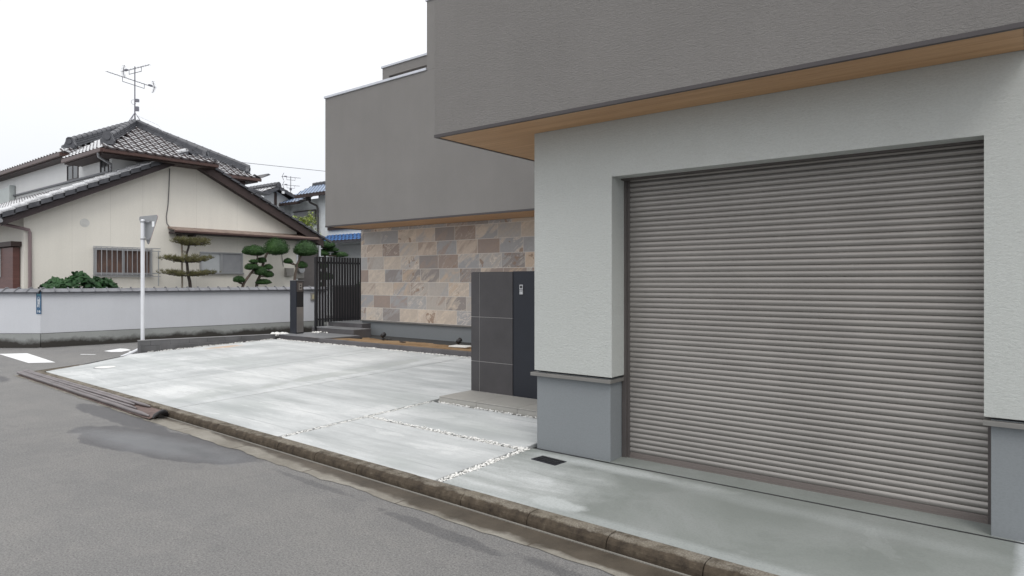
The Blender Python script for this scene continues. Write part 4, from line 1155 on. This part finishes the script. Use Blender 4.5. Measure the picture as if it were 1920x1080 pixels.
for dx, dy in ((.14,.14),(-.16,.10),(.10,-.16),(-.12,-.14)):
    m = MB(); m.tube([(AX,AY,6.86),(AX+dx,AY+dy,6.56)], .011, 6); m.build('leg', M['antenna'], an)
yagi(an, (AX,AY,8.24), (.98,.17,0), -.66, .74, -.62)
yagi(an, (AX,AY,7.85), (-.34,.94,0), -.98, .78, .74)
m = MB(); m.obox((AX+.04,AY+.05,7.24), (.03,.04,0), (-.025,.025,0), (0,0,.045)); m.build('amplifier', M['antenna'], an)
m = MB(); m.obox((AX+.04,AY+.05,6.98), (.03,.035,0), (-.025,.025,0), (0,0,.07)); m.build('mixer_box', M['antenna'], an)
m = MB(); pts = [(AX+.03*math.cos(a), AY-.035+.06*math.cos(a), 7.18+.075*math.sin(a)) for a in [k*.6 for k in range(11)]]; m.tube(pts, .005, 5); m.build('cable_loop', M['antenna'], an)
m = MB(); m.tube([(AX,AY,6.8),(AX+.35,AY+.2,6.62),(AX+.75,AY+.4,6.42),(AX+.95,AY+.42,6.22)], .009, 5); m.build('lead_cable', M['whitepaint'], an)
BX_, BY_ = -29.5, 19.25
a2 = thing('tv_antenna', 'small distant television antenna between the grey and blue roofs', 'antenna', (BX_, BY_, 5.9))
m = MB(); m.tube([(BX_,BY_,5.6),(BX_,BY_,6.88)], .02, 6); m.build('mast', M['dullsteel'], a2)
yagi(a2, (BX_,BY_,6.83), (.25,.95,0), -.45, .5, -.42, .012, 8, .07); yagi(a2, (BX_,BY_,6.42), (.25,.95,0), -.42, .45, -.4, .010, 8, .12)
m = MB(); m.obox((BX_,BY_,6.22), (.04,0,0), (0,.04,0), (0,0,.05)); m.build('amplifier', M['antenna'], a2)
# overhead wire
m = MB(); pts = [(-40.5+.245*k*1.0, 17.4+k*1.0, 9.08-.0*k) for k in range(0, 24)]
m.tube(pts, .016, 5); props(m.build('overhead_wire', M['cable'], origin=pts[0]), 'single overhead wire crossing the sky behind the roofs', 'wire')

# ================================================================== HOUSES BEYOND
gh = thing('distant_grey_house', 'distant house with a grey tiled gable roof behind the cream house', 'house', (-32, 18.3, 0))
m = MB(); m.extrude([(-29.3,16.6,0),(-29.3,19.7,0),(-29.3,19.7,5.35),(-29.3,18.27,6.05),(-29.3,16.6,5.3)][::-1], (-5,0,0)); m.build('wall', M['farwall2'], gh)
ga = (-29.0, 18.27, 6.22)
hip_face(gh, (-34,16.3,5.42), (-29.0,16.3,5.42), ga, (-34,18.27,6.22), tw=.28, te=.26)
hip_face(gh, (-29.0,20.2,5.42), (-34,20.2,5.42), (-34,18.27,6.22), ga, tw=.28, te=.26)
ridge_run(gh, (-34,18.27,6.22), ga, .22, .14, True, big=.7)
m = MB(); m.bar((-28.98,18.27,6.13), (-28.98,20.2,5.35), .05, .14); m.bar((-28.98,18.27,6.13), (-28.98,16.4,5.38), .05, .14); m.build('barge_board', M['ridge'], gh)
m = MB(); m.box(-29.3, -29.25, 18.2, 18.32, 4.8, 5.95); m.build('post', M['brown'], gh)
for yy, zz in ((18.45,5.98),(17.35,5.70)):
    m = MB(); m.obox((-28.92,yy,zz-.05), (.03,0,0), (0,.06,0), (0,0,.06)); m.build('rafter_end', M['letter'], gh)

bh = thing('blue_roofed_house', 'white walled house with glazed blue tile roofs beyond the gate', 'house', (-27, 19, 0))
m = MB(); m.box(-30.5, -26.4, 19.1, 24, 0, 5.56); m.box(-26.395, -20, 18.7, 24, 0, 5.9); m.build('wall', M['farwall'], bh)
hip_face(bh, (-29.9,18.5,5.40), (-27.65,18.5,5.40), (-28.6,20.0,6.02), (-30.8,20.0,6.02), 'bluetile', .25, .22)
hip_face(bh, (-27.5,18.2,5.64), (-19.5,18.2,5.64), (-19.5,19.9,6.34), (-28.6,19.9,6.34), 'bluetile', .25, .24)
ridge_run(bh, (-19.5,19.9,6.34), (-28.5,19.9,6.34), .2, .12, False)
m = MB(); m.box(-27.5, -19.5, 18.14, 18.24, 5.50, 5.60); m.bar((-29.9,18.47,5.33), (-27.64,18.47,5.33), .05, .07); m.build('fascia', M['brown'], bh)
m = MB(); m.tube([(-26.9,18.5,5.45),(-26.85,18.55,5.30),(-26.40,18.60,5.12),(-26.32,18.60,5.0),(-26.32,18.62,3.4)], .05, 8); m.obox((-26.9,18.5,5.46), (.1,0,0), (0,.08,0), (0,0,.09)); m.build('downpipe', M['trim'], bh)
m = MB(); m.box(-28.9, -27.1, 19.03, 19.1, 4.3, 4.98); wn = m.build('window', M['screen'], bh)
m = MB(); m.box(-28.95, -27.05, 19.0, 19.03, 4.98, 5.03); m.box(-27.14, -27.07, 19.0, 19.04, 4.3, 4.98); m.build('frame', M['trim'], wn)
hip_face(bh, (-25.6,18.0,3.36), (-19.5,18.0,3.36), (-19.5,18.69,3.66), (-25.6,18.69,3.66), 'bluetile2', .26, .22)
m = MB(); m.box(-25.65, -19.5, 17.92, 18.0, 3.24, 3.33); m.build('eave_gutter', M['ridge'], bh)
m = MB(); m.box(-25.6, -19.5, 18.62, 18.7, 3.92, 4.10); m.build('shutter_case', M['brown'], bh)
m = MB(); m.box(-25.5, -19.5, 18.64, 18.7, 1.2, 3.2); m.build('shaded_opening', M['farwall2'], bh)

# ================================================================== PLANTS
def leaves_on(mb, c, rx, ry, rz_, n, size, rs, up=0.0, shell=.75, thin=.5):
    c = Vector(c)
    for i in range(n):
        while True:
            v = Vector((rs.gauss(0,1), rs.gauss(0,1), rs.gauss(0,1)))
            if v.length > .01: v.normalize(); break
        k = shell + (1-shell)*rs.random()+.04*rs.gauss(0,1)
        lump = 1+.12*mn.noise(Vector((v.x*2.3+c.y*3, v.y*2.3+c.z*5, v.z*2.3)))
        if v.z < 0: v.z *= .45
        p = c+Vector((v.x*rx*k*lump, v.y*ry*k*lump, v.z*rz_*k*lump))
        n_ = (v+Vector((rs.gauss(0,.5), rs.gauss(0,.5), rs.gauss(0,.5)+up))).normalized()
        a = n_.orthogonal().normalized(); a.rotate(Matrix.Rotation(rs.uniform(0, 6.28), 3, n_)); b = n_.cross(a)
        s_ = size*rs.uniform(.6, 1.3)
        mb.add([p+a*s_, p+b*s_*thin, p-a*s_, p-b*s_*thin], [(0,1,2,3)])
def core(mb, c, rx, ry, rz_, seed=0):
    n, k = 12, 7; vs = []
    for i in range(k):
        ph = -math.pi/2+math.pi*i/(k-1)
        for j in range(n):
            th = 2*math.pi*j/n; v = Vector((math.cos(ph)*math.cos(th), math.cos(ph)*math.sin(th), math.sin(ph)))
            s_ = .86*(1+.12*mn.noise(v*2.3+Vector((seed,0,0)))); zz = v.z if v.z > 0 else v.z*.4
            vs.append((c[0]+v.x*rx*s_, c[1]+v.y*ry*s_, c[2]+zz*rz_*s_))
    mb.add(vs, [(i*n+j, i*n+(j+1) % n, (i+1)*n+(j+1) % n, (i+1)*n+j) for i in range(k-1) for j in range(n)], True)
def bend(pts, n=4):
    P = [Vector(p) for p in pts]; out = []
    for i in range(len(P)-1):
        p0 = P[max(i-1,0)]; p1 = P[i]; p2 = P[i+1]; p3 = P[min(i+2,len(P)-1)]
        for k in range(n):
            t = k/n; out.append(.5*((2*p1)+(p2-p0)*t+(2*p0-5*p1+4*p2-p3)*t*t+(3*p1-p0-3*p2+p3)*t**3))
    out.append(P[-1]); return out
def cloud_tree(name, label, base, trunks, pads, X, seed, bare=None):
    rs = random.Random(seed); t = thing(name, label, 'tree', base, 'cloud pruned garden trees behind the wall')
    m = MB()
    for pts, r0, r1 in trunks:
        P = bend(pts); m.tube(P, [r0+(r1-r0)*i/(len(P)-1) for i in range(len(P))], 8)
    allp = [Vector(q) for pts, _, _ in trunks for q in bend(pts, 6)]
    for y, z, w_, h_ in pads:
        c = Vector((X, y, z-h_*.25)); q = min(allp, key=lambda a: (a-c).length+max(0, a.z-c.z)*2)
        for k in range(5):
            e = c+Vector((rs.uniform(-.25,.25)*w_, (k-2)/2*.36*w_, rs.uniform(-.02,.03)))
            mid = (q+e)/2+Vector((0, rs.uniform(-.04,.04), -.05*w_)); P = bend([q, mid, e], 3)
            m.tube(P, [.022-.013*i/(len(P)-1) for i in range(len(P))], 5)
    m.build('trunk', M['bark'], t)
    m = MB()
    for i, (y, z, w_, h_) in enumerate(pads):
        c = (X+rs.uniform(-.08,.08), y, z-h_*.22); rx = w_*.46; ry = w_*.5; rz_ = h_*.72
        core(m, c, rx, ry, rz_, i+seed); leaves_on(m, c, rx, ry, rz_, int(1000+4200*w_*w_), .021, rs, .3, .86)
    m.build('crown', M['pad'], t)
TX = -19.75
cloud_tree('cloud_pruned_tree', 'cloud pruned tree with a leaning pale trunk, nearest the sliding window', (TX, 11.1, 0),
    [([(TX,11.02,.0),(TX,11.10,.9),(TX,11.16,1.42),(TX,11.36,1.74),(TX,11.53,1.95),(TX,11.62,2.15)], .05, .035), ([(TX,11.53,1.95),(TX,11.66,2.2),(TX,11.66,2.42)], .03, .02)],
    [(11.60,2.60,.76,.31),(11.50,2.24,.28,.11),(11.47,2.07,.46,.21),(11.74,1.94,.42,.28),(11.02,1.66,.36,.19)], TX, 3)
TX2 = TX-.18
cloud_tree('cloud_pruned_tree', 'taller cloud pruned tree with a dark twisting trunk and a big round top', (TX2, 11.75, 0),
    [([(TX2,11.75,.0),(TX2,11.74,1.38),(TX2,11.88,1.80),(TX2,11.99,2.19),(TX2,12.12,2.5),(TX2,12.30,2.63)], .055, .035)],
    [(12.45,2.77,.84,.56),(11.88,2.29,.32,.17),(12.12,2.07,.28,.17),(12.18,1.84,.38,.22),(11.94,1.58,.50,.17)], TX2, 9)
cloud_tree('cloud_pruned_tree', 'cloud pruned tree with a round top rising directly behind the intercom post', (TX, 13.05, 0),
    [([(TX,13.0,.0),(TX,13.03,1.54),(TX,13.13,2.05),(TX,13.25,2.4),(TX,13.42,2.6)], .05, .03)],
    [(13.44,2.73,.86,.50),(12.82,2.28,.31,.17),(13.33,2.16,.42,.23)], TX, 14)
cloud_tree('cloud_pruned_tree', 'dark layered tree behind the slatted gate', (-21.2, 15.4, 0),
    [([(-21.2,15.3,.0),(-21.2,15.25,1.5),(-21.2,15.3,2.5),(-21.2,15.4,2.8)], .06, .03)],
    [(15.30,2.99,.74,.26),(15.15,2.68,.70,.24),(16.02,2.64,.66,.20),(15.60,2.82,.66,.18),(14.70,2.33,.36,.18),(14.75,2.56,.44,.18),(15.0,2.2,.7,.24),(15.3,1.8,.8,.3),(14.9,1.5,.6,.3)], -21.2, 20)
# pine
pn_ = thing('pine_tree', 'small layered pine with three flat tiers of olive needles', 'tree', (TX, 9.5, 0))
m = MB()
tp = bend([(TX,9.52,0),(TX,9.50,1.39),(TX,9.44,1.75),(TX,9.41,2.05),(TX,9.38,2.34),(TX,9.45,2.60),(TX,9.46,2.76)], 3)
m.tube(tp, [.055-.03*i/(len(tp)-1) for i in range(len(tp))], 8)
rs = random.Random(5)
tiers = [(9.54,2.80,1.15,.26),(9.42,2.30,1.58,.22),(9.47,1.86,1.70,.18)]
nd = MB()
for (yc, zc_, wd, hh) in tiers:
    root = min(tp, key=lambda a: abs(a.z-(zc_-.14)))
    for k in range(13):
        a = k*2*math.pi/13+rs.uniform(-.2,.2); rr_ = wd/2*rs.uniform(.7, 1.0)
        rx_ = .62*rr_
        e = Vector((TX+rx_*math.cos(a), yc+rr_*math.sin(a), zc_-.04+rs.uniform(-.02,.03)))
        mid = root.lerp(e, .5)+Vector((0,0,-.03)); P = bend([root, mid, e], 4)
        m.tube(P, [.02-.013*i/(len(P)-1) for i in range(len(P))], 5)
        for i in range(34):
            q = P[min(len(P)-1, int((.30+.72*rs.random())*len(P)))]+Vector((rs.gauss(0,.055), rs.gauss(0,.065), rs.uniform(-.03,.07)*(1 if hh < .25 else 1.6)))
            for j in range(11):
                d = Vector((rs.gauss(0,.55), rs.gauss(0,.55), rs.uniform(.25,1.0))).normalized()*rs.uniform(.06,.12)
                s_ = d.cross(Vector((rs.gauss(0,1),rs.gauss(0,1),.1))).normalized()*.0045
                nd.add([q-s_, q+s_, q+d], [(0,1,2)])
m.build('trunk', M['pinebark'], pn_); nd.build('crown', M['pine'], pn_)
m = MB(); m.tube([(TX-.15,9.34,0),(TX-.15,9.32,2.78)], .028, 8); m.tube([(TX-.12,9.35,2.42),(TX-.06,9.40,2.46),(TX-.12,9.31,2.50)], .02, 6)
props(m.build('support_stake', M['bamboo'], origin=(TX-.15,9.34,0)), 'weathered wooden stake standing behind the pine trunk', 'stake')
# hydrangea
hy = thing('leafy_shrub', 'low mound of dark green broad leaves rising above the garden wall', 'shrub', (-19.5, 6.5, 0))
m = MB(); rs = random.Random(33)
for k in range(16): 
    a = rs.uniform(0, 6.28); m.tube(bend([(-19.5,6.5,.0),(-19.5+.15*math.cos(a),6.5+.3*math.sin(a),.8),(-19.5+.3*math.cos(a),6.5+.8*math.sin(a),1.45)],3), .012, 5)
m.build('stem', M['bark'], hy)
m = MB()
for i in range(1500):
    u = rs.uniform(-1, 1); v = rs.uniform(-1, 1)
    hgt = 1.50+.33*(1-abs(u)**1.6)*(.7+.3*math.cos(u*9+.5)) - .14*v*v; p = Vector((-19.55+.42*v, 6.55+.86*u, hgt - abs(rs.gauss(0,.13)) + rs.uniform(0,.05)))
    out_ = Vector((v*.6+rs.gauss(0,.35), u*.7+rs.gauss(0,.35), .75+rs.gauss(0,.3))).normalized()
    a = out_.orthogonal().normalized(); a.rotate(Matrix.Rotation(rs.uniform(0,6.28), 3, out_)); b = out_.cross(a); L = rs.uniform(.05,.085); W_ = L*.62
    m.add([p-a*L, p-a*L*.3+b*W_-out_*.008, p+a*L*.45+b*W_*.8-out_*.01, p+a*L*1.15-out_*.03, p+a*L*.45-b*W_*.8-out_*.01, p-a*L*.3-b*W_-out_*.008, p+a*.0], [(0,1,6),(1,2,6),(2,3,6),(3,4,6),(4,5,6),(5,0,6)])
m.build('foliage', M['hyd'], hy)
# lime tree
lt = thing('maple_tree', 'lime green young tree in front of the blue roofed house', 'tree', (-24.0, 16.4, 0))
m = MB(); m.tube(bend([(-24,16.4,0),(-24,16.35,2.0),(-24,16.4,3.2),(-24.0,16.45,4.3)]), [.07-.004*i for i in range(13)], 7)
rs = random.Random(44); lf = MB()
for k in range(34):
    a = rs.uniform(0,6.28); z_ = rs.uniform(3.0, 4.2); L = rs.uniform(.25,.62)*(1.25-(z_-3.0)*.4)
    e = Vector((-24+L*math.cos(a), 16.4+L*math.sin(a), z_+.35*L+rs.uniform(0,.25))); P = bend([(-24,16.4,z_-.2), (-24+.5*L*math.cos(a),16.4+.5*L*math.sin(a),z_+.1), e],3)
    m.tube(P, .010, 4)
    for i in range(65):
        q = e.lerp(P[2], rs.random()*.9)+Vector((rs.gauss(0,.09),rs.gauss(0,.09),rs.gauss(0,.05)))
        n_ = Vector((rs.gauss(0,.4),rs.gauss(0,.4),1)).normalized(); a_ = n_.orthogonal().normalized(); a_.rotate(Matrix.Rotation(rs.uniform(0,6.28),3,n_)); b_ = n_.cross(a_); s_ = rs.uniform(.035,.06)
        lf.add([q+a_*s_, q+b_*s_*.5, q-a_*s_, q-b_*s_*.5], [(0,1,2,3)])
m.build('trunk', M['bark'], lt); lf.build('crown', M['lime'], lt)
# shrubs behind the gate
gs = thing('garden_shrub', 'dark leafy shrub with pink flowers behind the slatted gate', 'shrub', (-17.6, 14.2, 0))
m = MB(); rs = random.Random(51)
for q in ((-17.2,14.0,.35,.6,.98),(-17.3,14.3,.5,.8,.45),(-17.3,15.4,.6,.9,.5),(-17.5,16.8,.8,.9,.9),(-17.8,15.0,.7,1.0,1.15),(-17.4,16.2,.7,.9,1.1),(-17.2,13.3,.3,.35,.7)):
    core(m, (q[0],q[1],q[4]*.9), q[2], q[3], q[4]*.75, 3); leaves_on(m, (q[0],q[1],q[4]*.9), q[2], q[3], q[4]*.8, 2500, .03, rs, .2, .8, .6)
m.build('foliage', M['hyd'], gs)
m = MB(); m.tube([(-17.6,14.2,0),(-17.6,14.2,.8)], .04, 6); m.build('stem', M['bark'], gs)
for k in range(9):
    fl = MB(); c = Vector((-16.85+rs.gauss(0,.05), 13.9+rs.gauss(0,.25), 1.58+rs.gauss(0,.07)))
    for j in range(5):
        a = j*1.257; fl.add([c, c+Vector((.02,.03*math.cos(a-.4),.03*math.sin(a-.4))), c+Vector((.03,.05*math.cos(a),.05*math.sin(a))), c+Vector((.02,.03*math.cos(a+.4),.03*math.sin(a+.4)))], [(0,1,2,3)])
    fl.build('flower', M['pink'], gs)
